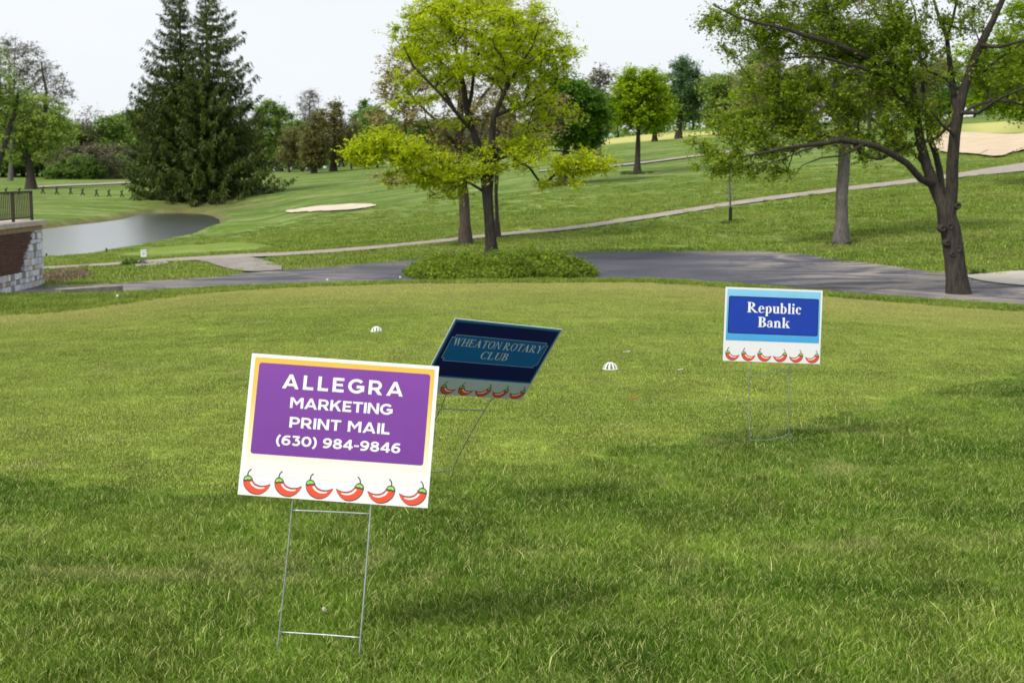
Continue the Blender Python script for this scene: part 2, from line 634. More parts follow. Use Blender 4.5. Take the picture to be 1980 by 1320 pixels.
def drape(name, near, far, mat, off=0.03, n=160, m=10, label=None, wob=0.04, dish=0.0):
    A, B = resample(smooth_line(near), n), resample(smooth_line(far), n)
    r = np.random.default_rng(len(name) * 7 + n)
    for L in (A, B):
        w = np.convolve(r.normal(0, 1, n + 8), np.ones(5) / 5, 'same')[4:-4] * wob
        w[0] = w[-1] = 0
        L[:, 1] += w
    t = np.linspace(0, 1, m + 1)[:, None, None]
    G = A[None] * (1 - t) + B[None] * t
    x, y = G[..., 0].ravel(), G[..., 1].ravel()
    z = H(x, y) + off
    if dish:
        z = z + 0
    idx = np.arange((m + 1) * n).reshape(m + 1, n)
    f = np.stack([idx[:-1, :-1], idx[:-1, 1:], idx[1:, 1:], idx[1:, :-1]], -1).reshape(-1, 4)
    o = link(name, np_mesh(name, np.c_[x, y, z], f, mat, smooth=True))
    return tag(o, label, kind='structure')


def asphalt_material():
    m = NT('asphalt', 0.85, 0.25)
    p = m.pos()
    n1 = m.noise(p, 0.35, 5, 0.6, 0.6)
    n2 = m.noise(m.map(p, (0.5, 0.9, 1), (0, 0, -0.2)), 0.55, 6, 0.75, 1.0)
    n3 = m.noise(p, 30, 3)
    c = m.ramp(n1, [(0.3, (0.050, 0.053, 0.072)), (0.7, (0.080, 0.082, 0.108))])
    X = m.sep(p)[0]
    gate = m.math('MAXIMUM', m.ramp(m.math('MULTIPLY', m.math('SUBTRACT', X, 4.5), 0.25), [(0.0, 0.0), (1.0, 1.0)]), m.ramp(m.math('MULTIPLY', m.math('ADD', X, 2.0), -0.3), [(0.0, 0.12), (1.0, 0.7)]))
    c = m.mix(m.math('MULTIPLY', gate, m.ramp(n2, [(0.44, 0.0), (0.56, 0.9)])), c, (0.30, 0.265, 0.23))
    cr = m.vor(m.map(p, (1, 1, 0.2)), 0.45, 'DISTANCE_TO_EDGE')
    c = m.mix(m.ramp(cr, [(0.0, 0.55), (0.012, 0.0)]), c, (0.045, 0.045, 0.05))
    c = m.mix(0.5, c, m.ramp(n3, [(0.3, 0.75), (0.7, 1.25)]), 'MULTIPLY')
    m.col(c)
    m.bump(n3, 0.3, 0.01)
    return m.mat


def path_material(name, lo, hi, s=2.0):
    m = NT(name, 0.9, 0.2)
    p = m.pos()
    c = m.ramp(m.noise(p, s, 5, 0.7, 0.4), [(0.3, lo), (0.7, hi)])
    c = m.mix(0.5, c, m.ramp(m.noise(p, 25, 3), [(0.3, 0.8), (0.7, 1.2)]), 'MULTIPLY')
    m.col(c)
    m.bump(m.noise(p, 30, 3), 0.3, 0.01)
    return m.mat


M_ASPH = asphalt_material()
M_PATH = path_material('worn_path_asphalt', (0.25, 0.215, 0.19), (0.38, 0.33, 0.29))
M_GRAV = path_material('gravel', (0.13, 0.12, 0.11), (0.38, 0.345, 0.31), 3)
M_CONC = path_material('pale_concrete', (0.45, 0.40, 0.34), (0.58, 0.53, 0.46))


def sand_material(name, lo, hi):
    m = NT(name, 0.95, 0.1)
    p = m.pos()
    n = m.noise(m.map(p, (0.5, 1.4, 1)), 1.1, 5, 0.65, 0.6)
    m.col(m.ramp(n, [(0.3, lo), (0.7, hi)]))
    m.bump(n, 0.8, 0.12)
    return m.mat


near = CREST_W.copy()
near[:, 1] += 1.7
far_px = [(px, py) for px, py in zip(COLS, ROADF)]
ROAD_FAR = np.array([P(px, py, (ZR - ZC) / float(s_of_py(py)))[:2] for px, py in
                     [(-400, 565), (0, 557), (119, 554), (231, 548), (330, 543), (430, 534), (500, 527), (620, 518), (777, 505), (827, 502), (940, 496), (1030, 493), (1103, 490),
                      (1280, 488), (1401, 489), (1531, 493.5), (1614, 505), (1688, 513), (1763, 523), (1850, 531), (1980, 536), (2400, 548)]])
drape('road', near, ROAD_FAR, M_ASPH, 0.03, 260, 24, 'curving dark asphalt drive with worn tan patches')
# cart path
lo_px = [(-400, 549), (80, 523), (250, 512.5), (347, 507), (470, 500), (560, 496), (620, 492), (753, 481), (887, 467.3), (967, 457.5), (1087, 448.5), (1280, 421), (1405, 400), (1616, 373), (1769, 355), (1856, 344), (1980, 333), (2250, 306)]
up_px = [(-400, 545), (80, 518.5), (250, 508), (347, 500.5), (470, 493), (560, 490), (620, 485.5), (753, 475), (887, 461), (967, 452), (1087, 442.5), (1280, 413), (1405, 392.5), (1616, 365.5), (1769, 347), (1856, 336), (1980, 316), (2250, 286)]
drape('cart_path', gpoly(lo_px, 40), gpoly(up_px, 40), M_PATH, 0.05, 300, 4, 'narrow tan cart path climbing the hill', 0.02)
drape('gravel_spur', gpoly([(400, 508), (440, 522), (480, 529), (545, 524)], 33), gpoly([(350, 501), (430, 497), (500, 500), (545, 517)], 33), M_GRAV, 0.045, 40, 8, 'loose gravel spur linking cart path and road')
drape('gravel_strip', gpoly([(325, 513), (300, 517), (262, 519)], 33), gpoly([(325, 508.5), (300, 510), (262, 513)], 33), M_GRAV, 0.07, 20, 4, 'gravel strip beside the utility box')
drape('concrete_apron', gpoly([(1862, 537), (1900, 548), (1980, 556), (2300, 580)], 27), gpoly([(1868, 536), (1910, 531), (1980, 526), (2300, 512)], 33), M_CONC, 0.055, 60, 8, 'pale concrete apron where the drive meets the right edge')
drape('far_path', gpoly([(60, 365), (120, 361.5), (200, 358.5), (262, 355)], 150), gpoly([(60, 362), (120, 358.5), (200, 355.5), (262, 352)], 150), M_PATH, 0.15, 60, 3, 'grey path crossing the far fairway behind the pond')
drape('hill_path', gpoly([(1040, 334), (1110, 330), (1200, 323), (1310, 309), (1420, 296)], 90), gpoly([(1040, 331), (1110, 327), (1200, 320), (1310, 305.5), (1420, 292)], 90), M_PATH, 0.10, 60, 3, 'thin path crossing the upper hill')
# bunkers
M_SAND = sand_material('bunker_sand', (0.44, 0.38, 0.29), (0.66, 0.59, 0.48))
M_SAND2 = sand_material('tan_bunker_sand', (0.44, 0.345, 0.235), (0.64, 0.53, 0.39))
drape('sand_bunker', gpoly([(553, 412), (575, 413), (620, 411), (680, 407), (715, 402.5), (727, 400)], 60), gpoly([(553, 409), (590, 403.5), (640, 399), (680, 396), (715, 396), (727, 398)], 60), M_SAND, 0.10, 80, 8, 'small pale sand bunker on the fairway', 0.5)
drape('sand_bunker', gpoly([(1806, 282), (1822, 298), (1860, 299), (1895, 302), (1925, 307), (1950, 301), (1985, 290), (2200, 262)], 60), gpoly([(1806, 268), (1830, 259), (1870, 258), (1920, 262), (1985, 262), (2200, 235)], 60), M_SAND2, 0.14, 120, 14, 'large tan sand bunker cut into the hillside', 0.7)

# water
mw = NT('pond_water', 0.32, 1.0)
mw.b.inputs['Coat Weight'].default_value = 1.0
mw.b.inputs['Coat Roughness'].default_value = 0.24
mw.b.inputs['Coat IOR'].default_value = 1.6
mw.b.inputs['IOR'].default_value = 1.7
mw.col((0.02, 0.028, 0.02))
mw.bump(mw.noise(mw.map(mw.pos(), (0.9, 2.0, 1)), 1.0, 4, 0.7), 0.20, 0.05)
wp = POND
cx, cy = wp.mean(0)
big = wp + (wp - [cx, cy]) / np.linalg.norm(wp - [cx, cy], axis=1)[:, None] * 3.5
tag(link('water', np_mesh('water', np.c_[big, np.full(len(big), ZW)], [list(range(len(big)))[::(1 if sum(big[i - 1][0] * big[i][1] - big[i][0] * big[i - 1][1] for i in range(len(big))) > 0 else -1)]], mw.mat)), 'still pond reflecting the white sky', kind='structure')


# ------------------------------------------------------------------ grass
def patch_mesh(name, size, n, hgt, wid, mat, seed, lean=0.5, clump=0.0):
    r = np.random.default_rng(seed)
    x, y = r.uniform(-size / 2, size / 2, n), r.uniform(-size / 2, size / 2, n)
    if clump:
        nc = max(4, int(n / 14))
        cxy = r.uniform(-size / 2, size / 2, (nc, 2))
        k = r.integers(0, nc, n)
        on = r.random(n) < clump
        x = np.where(on, cxy[k, 0] + r.normal(0, .012, n), x)
        y = np.where(on, cxy[k, 1] + r.normal(0, .012, n), y)
    h = hgt * r.uniform(0.55, 1.25, n)
    w = wid * r.uniform(0.7, 1.3, n)
    a = r.uniform(0, 2 * np.pi, n)
    b = r.uniform(0, 2 * np.pi, n)
    ln = h * lean * r.uniform(0.2, 1.4, n)
    wx, wy = np.cos(a) * w / 2, np.sin(a) * w / 2
    lx, ly = np.cos(b) * ln, np.sin(b) * ln
    z0 = -0.01
    v = np.stack([np.c_[x - wx, y - wy, np.full(n, z0)], np.c_[x + wx, y + wy, np.full(n, z0)],
                  np.c_[x + wx * .85 + lx * .35, y + wy * .85 + ly * .35, h * .6], np.c_[x - wx * .85 + lx * .35, y - wy * .85 + ly * .35, h * .6],
                  np.c_[x + wx * .1 + lx, y + wy * .1 + ly, h * 0.98], np.c_[x - wx * .1 + lx, y - wy * .1 + ly, h]], 1).reshape(-1, 3)
    i = np.arange(n)[:, None] * 6
    f = np.concatenate([i + [[0, 1, 2, 3]], i + [[3, 2, 4, 5]]], 0)
    t = r.random(n)
    return np_mesh(name, v, f, mat, attrs={'tint': ('FACE', np.r_[t, t])})


def scatter(name, pts, meshes, scl, label, tilt=0.0, parent=None, cat=None, dry=None):
    pts = np.asarray(pts, float)
    n = len(pts)
    r = np.random.default_rng(n)
    me = bpy.data.meshes.new(name)
    me.vertices.add(n)
    me.vertices.foreach_set('co', pts.astype(np.float32).ravel())
    a = me.attributes.new('rot', 'FLOAT_VECTOR', 'POINT')
    rot = np.c_[r.normal(0, tilt, n), r.normal(0, tilt, n), r.uniform(0, 6.283, n)]
    a.data.foreach_set('vector', rot.astype(np.float32).ravel())
    a = me.attributes.new('scl', 'FLOAT', 'POINT')
    a.data.foreach_set('value', (np.asarray(scl) * r.uniform(0.75, 1.3, n)).astype(np.float32))
    a = me.attributes.new('dry', 'FLOAT', 'POINT')
    a.data.foreach_set('value', np.zeros(n, np.float32) if dry is None else np.asarray(dry, np.float32))
    a = me.attributes.new('pick', 'INT', 'POINT')
    a.data.foreach_set('value', r.integers(0, len(meshes), n).astype(np.int32))
    o = link(name, me, parent)
    tag(o, label, cat, kind='stuff')
    c = bpy.data.collections.new(name + '_source')
    for k, m in enumerate(meshes):
        c.objects.link(bpy.data.objects.new('%s_blade_patch_%02d' % (name, k), m))
    ng = bpy.data.node_groups.new(name + '_nodes', 'GeometryNodeTree')
    ng.interface.new_socket('Geometry', in_out='INPUT', socket_type='NodeSocketGeometry')
    ng.interface.new_socket('Geometry', in_out='OUTPUT', socket_type='NodeSocketGeometry')
    N, L = ng.nodes, ng.links
    gi, go = N.new('NodeGroupInput'), N.new('NodeGroupOutput')
    ci = N.new('GeometryNodeCollectionInfo')
    ci.inputs['Collection'].default_value = c
    ci.inputs['Separate Children'].default_value = True
    ci.inputs['Reset Children'].default_value = True
    ip = N.new('GeometryNodeInstanceOnPoints')
    ip.inputs['Pick Instance'].default_value = True

    def na(nm, ty):
        q = N.new('GeometryNodeInputNamedAttribute')
        q.data_type = ty
        q.inputs['Name'].default_value = nm
        return q.outputs[0]
    e2r = N.new('FunctionNodeEulerToRotation')
    L.new(na('rot', 'FLOAT_VECTOR'), e2r.inputs[0])
    L.new(e2r.outputs[0], ip.inputs['Rotation'])
    L.new(na('scl', 'FLOAT'), ip.inputs['Scale'])
    L.new(na('pick', 'INT'), ip.inputs['Instance Index'])
    L.new(gi.outputs[0], ip.inputs['Points'])
    L.new(ci.outputs[0], ip.inputs['Instance'])
    L.new(ip.outputs[0], go.inputs[0])
    md = o.modifiers.new('scatter', 'NODES')
    md.node_group = ng
    return o


def grid_pts(y0, y1, step, umax=0.42, grow=0.0):
    out = []
    y = y0
    while y < y1:
        st = step * (1 + grow * (y - y0))
        w = umax * y + 0.8
        xs = np.arange(-w, w, st)
        out.append(np.c_[xs + RNG.uniform(-.5, .5, len(xs)) * st * .6, np.full(len(xs), y) + RNG.uniform(-.5, .5, len(xs)) * st * .6])
        y += st * 0.95
    p = np.vstack(out)
    return p


M_BL_R = blade_material('rough_grass_blades', ROUGH_LO, ROUGH_HI, ROUGH_DRY, 0.35)
M_BL_S = blade_material('stray_grass_blades', (0.24, 0.34, 0.05), (0.38, 0.44, 0.11), (0.60, 0.56, 0.27), 0.35)
M_BL_G = blade_material('putting_grass_blades', GREEN_LO, GREEN_HI, GREEN_DRY, 0.3, 0.3)
M_BL_F = blade_material('fairway_grass_blades', (0.125, 0.205, 0.014), (0.245, 0.335, 0.045), (0.33, 0.38, 0.11), 0.35)

# foreground rough
p = grid_pts(3.7, 13.5, 0.15)
d = sdist(p[:, 0], p[:, 1], GREEN_POLY)
edge_w = 0.10 * np.sin(p[:, 0] * 3.1) + 0.07 * np.sin(p[:, 0] * 7.3)
p = p[d > -0.05 + edge_w]
d = d[d > -0.05 + edge_w]
scatter('rough_grass', np.c_[p, H(p[:, 0], p[:, 1])], [patch_mesh('rough_patch', 0.27, 1000, 0.032, 0.0030, M_BL_R, 100 + k, 0.75, 0.45) for k in range(7)],
        0.8 + 0.2 * np.clip(d / 0.5, 0, 1), 'long rough grass in the foreground around the signs', 0.05)
p = grid_pts(3.8, 12.5, 0.42)
d = sdist(p[:, 0], p[:, 1], GREEN_POLY)
p = p[(d > .15) & (RNG.random(len(p)) < .2)]
scatter('stray_grass', np.c_[p, H(p[:, 0], p[:, 1])], [patch_mesh('stray_patch', 0.34, 26, 0.060, 0.0030, M_BL_S, 500 + k, 0.9, 0.5) for k in range(6)],
        np.ones(len(p)), 'longer pale stray blades standing out of the rough grass', 0.1)
# putting green
p = grid_pts(6.0, 30.5, 0.30, 0.40, 0.01)
d = sdist(p[:, 0], p[:, 1], GREEN_POLY)
p = p[d < 0.05]
scatter('putting_grass', np.c_[p, H(p[:, 0], p[:, 1])], [patch_mesh('green_patch', 0.50, 3600, 0.010, 0.0032, M_BL_G, 200 + k, 0.9) for k in range(5)],
        np.ones(len(p)), 'short mown grass of the putting green', 0.0, dry=collar(p[:, 0], p[:, 1]) * 0.55)
# fringe and rim
p = grid_pts(20.0, 33.0, 0.24, 0.42)
d = sdist(p[:, 0], p[:, 1], GREEN_POLY)
cd = np.interp(p[:, 0] / p[:, 1], CREST_W[:, 0] / CREST_W[:, 1], CREST_W[:, 1])
ok = (d > 0.0) & (p[:, 1] < cd + 1.5)
p = p[ok]
scatter('fringe_grass', np.c_[p, H(p[:, 0], p[:, 1])], [patch_mesh('fringe_patch', 0.36, 420, 0.055, 0.0065, M_BL_F, 300 + k, 0.6, 0.3) for k in range(5)],
        np.ones(len(p)), 'longer fringe grass round the rim of the green', 0.03)
# bank beyond the road
ROADPOLY = np.vstack([near, ROAD_FAR[::-1]])
PATHPOLY = np.vstack([gpoly(lo_px, 40), gpoly(up_px, 40)[::-1]])
p = grid_pts(31.0, 98.0, 0.55, 0.40, 0.01)
p = p[RNG.random(len(p)) < np.clip(1.25 - (p[:, 1] - 55) / 38, 0, 1)]
ok = (sdist(p[:, 0], p[:, 1], ROADPOLY) > 0.0) & (sdist(p[:, 0], p[:, 1], PATHPOLY) > 0.16) & (sdist(p[:, 0], p[:, 1], POND) > 0.8)
cd = np.interp(p[:, 0] / p[:, 1], CREST_W[:, 0] / CREST_W[:, 1], CREST_W[:, 1])
ok &= p[:, 1] > cd + 3
for nm, a, b in (('spur', [(400, 508), (440, 522), (480, 529), (545, 524)], [(545, 517), (500, 500), (430, 497), (350, 501)]),
                 ('apron', [(1862, 537), (1900, 548), (1980, 556), (2300, 580)], [(2300, 512), (1980, 526), (1910, 531), (1868, 536)])):
    ok &= sdist(p[:, 0], p[:, 1], gpoly(a + b, 28)) > 0.25
ok &= sdist(p[:, 0], p[:, 1], TEE_POLY) > 0.2
p = p[ok]
scatter('bank_grass', np.c_[p, H(p[:, 0], p[:, 1])], [patch_mesh('bank_patch', 0.95, 420, 0.05, 0.014, M_BL_F, 400 + k, 0.7, 0.3) for k in range(5)],
        np.ones(len(p)), 'mown grass bank between the drive and the cart path', 0.03,
        dry=np.clip(.04 + .14 * np.sin(p[:, 0] * .45 + np.sin(p[:, 1] * .5) * 1.5) * np.sin(p[:, 1] * .62 + p[:, 0] * .13), 0, .5))


# ------------------------------------------------------------------ trees
def grow(base, limbs, tips, r_tip, r_base, rng, step=0.5, wander=0.10, up=0.12, expo=2.3):
    """nodes, parents, radii of a branching skeleton.  limbs: list of (points, radii) in local coordinates"""
    pos, par, fix = [np.array(limbs[0][0][0], float)], [-1], [limbs[0][1][0]]
    for pts, rs in limbs:
        pts = np.array(pts, float)
        if len(pos) == 1:
            cur = 0
        else:
            dd = np.linalg.norm(np.array(pos) - pts[0], axis=1)
            cur = int(np.argmin(dd))
        for k in range(1, len(pts)):
            a, b = pts[k - 1], pts[k]
            if k == 1: a = pos[cur]
            L = np.linalg.norm(b - a)
            n = max(1, int(L / step))
            for q in range(1, n + 1):
                t = q / n
                pnt = a + (b - a) * t + (rng.normal(0, 1, 3) * step * 0.05 if q < n else 0)
                pos.append(pnt); par.append(cur); fix.append(rs[k - 1] * (1 - t) + rs[k] * t)
                cur = len(pos) - 1
    pos = np.array(pos); par = list(par)
    cap = len(pos) + len(tips) * 40
    PA = np.zeros((cap, 3)); PA[:len(pos)] = pos
    DI = np.zeros((cap, 3)); n = len(pos)
    for i in range(1, n):
        v = PA[i] - PA[par[i]]
        DI[i] = v / (np.linalg.norm(v) + 1e-9)
    DI[0] = (0, 0, 1)
    lowz = limbs[0][0][0][2]
    trunk_free = np.ones(cap, bool)
    trunk_free[:3] = False
    base0 = PA[0]
    order = np.argsort(np.linalg.norm(tips - PA[min(n - 1, 3)], axis=1))
    tipnodes = []
    for ti in order:
        T = tips[ti]
        v = T - PA[:n]
        d = np.linalg.norm(v, axis=1) + 1e-6
        cosa = (v * DI[:n]).sum(1) / d
        cost = d * (1 + 0.55 * (1 - cosa)) + np.where(trunk_free[:n], 0, 1e3)
        j = int(np.argmin(cost))
        D = d[j]
        m = max(1, int(D / step))
        m = min(m, 30)
        a = PA[j]
        dirj = DI[j]
        cur = j
        bend = rng.normal(0, wander, 3) * D
        for q in range(1, m + 1):
            t = q / m
            pnt = a + v[j] * t + dirj * D * 0.18 * math.sin(math.pi * t) + bend * math.sin(math.pi * t) + np.array([0, 0, up * D * math.sin(math.pi * t)])
            PA[n] = pnt
            w = pnt - PA[cur]
            DI[n] = w / (np.linalg.norm(w) + 1e-9)
            par.append(cur); fix.append(0.0)
            cur = n
            n += 1
        tipnodes.append((cur, ti))
    PA = PA[:n]; DI = DI[:n]
    par = np.array(par)
    acc = np.zeros(n)
    haschild = np.zeros(n, bool)
    rad = np.zeros(n)
    best = np.full(n, -1); bestr = np.zeros(n)
    for i in range(n - 1, -1, -1):
        rad[i] = max(acc[i], r_tip ** expo) ** (1 / expo)
        rad[i] *= 1.004
        rad[i] = min(rad[i], r_base)
        if fix[i] > 0: rad[i] = fix[i] if fix[i] > rad[i] * 0.5 else rad[i]
        if par[i] >= 0:
            acc[par[i]] += rad[i] ** expo
            if rad[i] > bestr[par[i]]:
                bestr[par[i]] = rad[i]; best[par[i]] = i
    return PA, DI, par, rad, best, tipnodes


def skeleton_mesh(PA, DI, par, rad, best, sides=7, flare=1.5, rough=0.0, rng=None):
    n = len(PA)
    ref = np.array([0.25, 0.95, 0.18]); ref /= np.linalg.norm(ref)
    DN = DI.copy()
    main = best[par[1:]] == np.arange(1, n)
    for i in range(1, n):           # average direction at the joints of a main chain
        if best[i] >= 0:
            w = DI[i] + DI[best[i]]
            DN[i] = w / (np.linalg.norm(w) + 1e-9)
    X = np.cross(DN, ref); X /= np.linalg.norm(X, axis=1)[:, None] + 1e-9
    Yv = np.cross(DN, X)
    a = np.linspace(0, 2 * np.pi, sides, endpoint=False)
    ca, sa = np.cos(a)[None, :, None], np.sin(a)[None, :, None]
    RR = np.repeat(rad[:, None], sides, 1)
    if rough:
        RR = RR * (1 + rng.normal(0, rough, RR.shape))
    z0 = PA[0, 2]
    fl = 1 + (flare - 1) * np.exp(-np.maximum(PA[:, 2] - z0, 0) / max(rad[0] * 1.5, .05))
    onb = np.linalg.norm(PA[:, :2] - PA[0, :2], axis=1) < rad[0] * 3
    RR = RR * np.where(onb, fl, 1)[:, None]
    ring = PA[:, None, :] + RR[..., None] * (X[:, None, :] * ca + Yv[:, None, :] * sa)
    sd = np.arange(1, n)[~main]
    Xs = np.cross(DI[sd], ref); Xs /= np.linalg.norm(Xs, axis=1)[:, None] + 1e-9
    Ys = np.cross(DI[sd], Xs)
    rs = np.minimum(rad[par[sd]], rad[sd] * 1.35)
    ring2 = PA[par[sd]][:, None, :] + rs[:, None, None] * (Xs[:, None, :] * ca + Ys[:, None, :] * sa)
    V = np.vstack([ring.reshape(-1, 3), ring2.reshape(-1, 3)])
    start = np.zeros(n, int)
    start[1:] = par[1:] * sides
    start[sd] = n * sides + np.arange(len(sd)) * sides
    k = np.arange(sides)
    k2 = (k + 1) % sides
    i = np.arange(1, n)
    f = np.stack([start[i][:, None] + k, start[i][:, None] + k2, (i * sides)[:, None] + k2, (i * sides)[:, None] + k], -1).reshape(-1, 4)
    return V, f


def leaves(centres, sizes_tip, per, L, wid, rng, flat=0.35, squash=0.6, twigs=5, twig_r=0.006, droop=0.0, tint_of_tip=0.35):
    """leaf sprays round twigs fanning out of each tip; returns verts, quads, tint, material index"""
    nt = len(centres)
    # twigs
    c = np.repeat(centres, twigs, 0)
    R = np.repeat(sizes_tip, twigs)
    d = rng.normal(0, 1, (nt * twigs, 3)); d[:, 2] = d[:, 2] * squash - droop
    d /= np.linalg.norm(d, axis=1)[:, None]
    end = c + d * (R * rng.uniform(0.6, 1.15, len(R)))[:, None]
    st = c - d * (R * 0.25)[:, None]
    side = np.cross(d, rng.normal(0, 1, d.shape)); side /= np.linalg.norm(side, axis=1)[:, None] + 1e-9
    side2 = np.cross(d, side)
    tv = np.stack([st + side * twig_r, st - side * twig_r, end + side2 * twig_r * .3, end - side2 * twig_r * .3], 1).reshape(-1, 3)
    ti = np.arange(len(c))[:, None] * 4 + [[0, 1, 3, 2]]
    # leaves
    n = nt * per
    w = rng.integers(0, twigs, n)
    tip = np.repeat(np.arange(nt), per)
    s = tip * twigs + w
    q = rng.uniform(0.15, 1.08, n)
    pos = st[s] + (end[s] - st[s]) * q[:, None] + rng.normal(0, 1, (n, 3)) * (R[s] * 0.10)[:, None]
    if droop: pos[:, 2] -= np.abs(rng.normal(0, 1, n)) * R[s] * droop * 0.3
    nrm = rng.normal(0, 1, (n, 3)); nrm[:, 2] = np.abs(nrm[:, 2]) + (1 / max(flat, .05)) * 0.6
    nrm /= np.linalg.norm(nrm, axis=1)[:, None]
    ax = np.cross(nrm, rng.normal(0, 1, (n, 3))); ax /= np.linalg.norm(ax, axis=1)[:, None] + 1e-9
    ay = np.cross(nrm, ax)
    l = L * rng.uniform(0.6, 1.3, n)[:, None]
    wd = l * wid
    lv = np.stack([pos, pos + ax * l * .5 + ay * wd * .5 - nrm * wd * .2, pos + ax * l - nrm * l * .15, pos + ax * l * .5 - ay * wd * .5 - nrm * wd * .2], 1).reshape(-1, 3)
    base = len(tv)
    li = base + np.arange(n)[:, None] * 4 + [[0, 1, 2, 3]]
    tt = rng.random(nt)
    tint = np.clip(tint_of_tip * tt[tip] + (1 - tint_of_tip) * rng.random(n), 0, 1)
    V = np.vstack([tv, lv])
    Fq = np.vstack([ti, li])
    tint = np.r_[np.zeros(len(ti)), tint]
    mi = np.r_[np.ones(len(ti), int), np.zeros(n, int)]
    return V, Fq, tint, mi


def blob_tips(blobs, n, D, rng, dratio=1.0, origin=(0, 0, 0), shell=0.55):
    """tips inside ellipsoids given as outline ellipses in the photo at distance D"""
    w = np.array([b[4] if len(b) > 4 else b[2] * b[3] for b in blobs], float)
    w /= w.sum()
    k = rng.choice(len(blobs), n, p=w)
    d = rng.normal(0, 1, (n, 3)); d /= np.linalg.norm(d, axis=1)[:, None]
    r = rng.random(n) ** (1 / (3 if shell is None else 3 + shell * 2))
    out = []
    for i in range(n):
        b = blobs[k[i]]
        dd = b[5] if len(b) > 5 else 0.0
        q = d[i] * r[i]
        px, py = b[0] + q[0] * b[2], b[1] + q[2] * b[3]
        dep = q[1] * b[2] * D / F * dratio
        out.append(P(px, py, D + dd + dep))
    return np.array(out) - np.array(origin)


def make_tree(name, label, base, limbs, tips, r_tip, r_base, bark, leafmat, per, L, wid, clump, seed, cat='tree', group=None,
              flat=0.35, squash=0.6, twigs=5, twig_r=0.006, droop=0.0, step=0.5, wander=0.10, up=0.12, sides=7, crown_name='crown', rough=0.0, expo=2.3, bare=0.0, flare=1.5):
    rng = np.random.default_rng(seed)
    base = np.array(base, float)
    t = empty(name, base, label, cat, group)
    lim = [([np.array(q) - base for q in pts], rs) for pts, rs in limbs]
    PA, DI, par, rad, best, tn = grow(base, lim, tips - base, r_tip, r_base, rng, step, wander, up, expo)
    V, f = skeleton_mesh(PA, DI, par, rad, best, sides, flare, rough, rng)
    link('trunk', np_mesh('trunk', V, f, bark, smooth=True), t)
    c = np.array([PA[i] for i, _ in tn])
    if bare:
        keep = rng.random(len(c)) > bare
        c = c[keep]
    if per:
        sz = clump * rng.uniform(0.7, 1.3, len(c))
        V, f, tint, mi = leaves(c, sz, per, L, wid, rng, flat, squash, twigs, twig_r, droop)
        link(crown_name, np_mesh(crown_name, V, f, [leafmat, bark], mi, attrs={'tint': ('FACE', tint)}), t)
    return t


BARK_D = bark_material('dark_ridged_bark', (0.027, 0.023, 0.019), (0.080, 0.070, 0.061))
BARK_G = bark_material('grey_bark', (0.075, 0.066, 0.060), (0.19, 0.175, 0.165))
BARK_B = bark_material('brown_bark', (0.045, 0.036, 0.030), (0.125, 0.10, 0.085))
LEAF_LOC = leaf_material('spring_locust_leaves', (0.30, 0.42, 0.006), (0.70, 0.78, 0.012), 0.55)
LEAF_MAP = leaf_material('maple_leaves', (0.058, 0.156, 0.010), (0.169, 0.325, 0.019), 0.4)
LEAF_MAPY = leaf_material('yellow_green_maple_leaves', (0.13, 0.25, 0.005), (0.48, 0.64, 0.015), 0.5)
LEAF_TAN = leaf_material('tan_budding_leaves', (0.265, 0.225, 0.066), (0.555, 0.489, 0.198), 0.4)
LEAF_OAK = leaf_material('olive_brown_leaves', (0.13, 0.125, 0.035), (0.29, 0.28, 0.09), 0.35)
LEAF_BIG = leaf_material('mid_green_leaves', (0.13, 0.22, 0.008), (0.38, 0.49, 0.03), 0.5)
LEAF_BIGR = leaf_material('pinkish_green_leaves', (0.168, 0.168, 0.036), (0.384, 0.324, 0.156), 0.4)
LEAF_WIL = leaf_material('blue_green_leaves', (0.047, 0.125, 0.035), (0.156, 0.265, 0.094), 0.35)
LEAF_DIM = leaf_material('woodland_leaves', (0.098, 0.195, 0.029), (0.273, 0.410, 0.069), 0.35, 0.12)
LEAF_LITE = leaf_material('light_woodland_leaves', (0.175, 0.280, 0.035), (0.385, 0.508, 0.088), 0.35, 0.12)
LEAF_GREY = leaf_material('grey_olive_buds', (0.117, 0.111, 0.046), (0.247, 0.234, 0.104), 0.3)
NEEDLE = leaf_material('spruce_needles', (0.016, 0.036, 0.004), (0.105, 0.145, 0.010), 0.2)


def limb(D, pts):
    """pts: (px, py, depth offset, radius in px at D)"""
    return ([P(a, b, D + c) for a, b, c, r in pts], [r * D / F for a, b, c, r in pts])


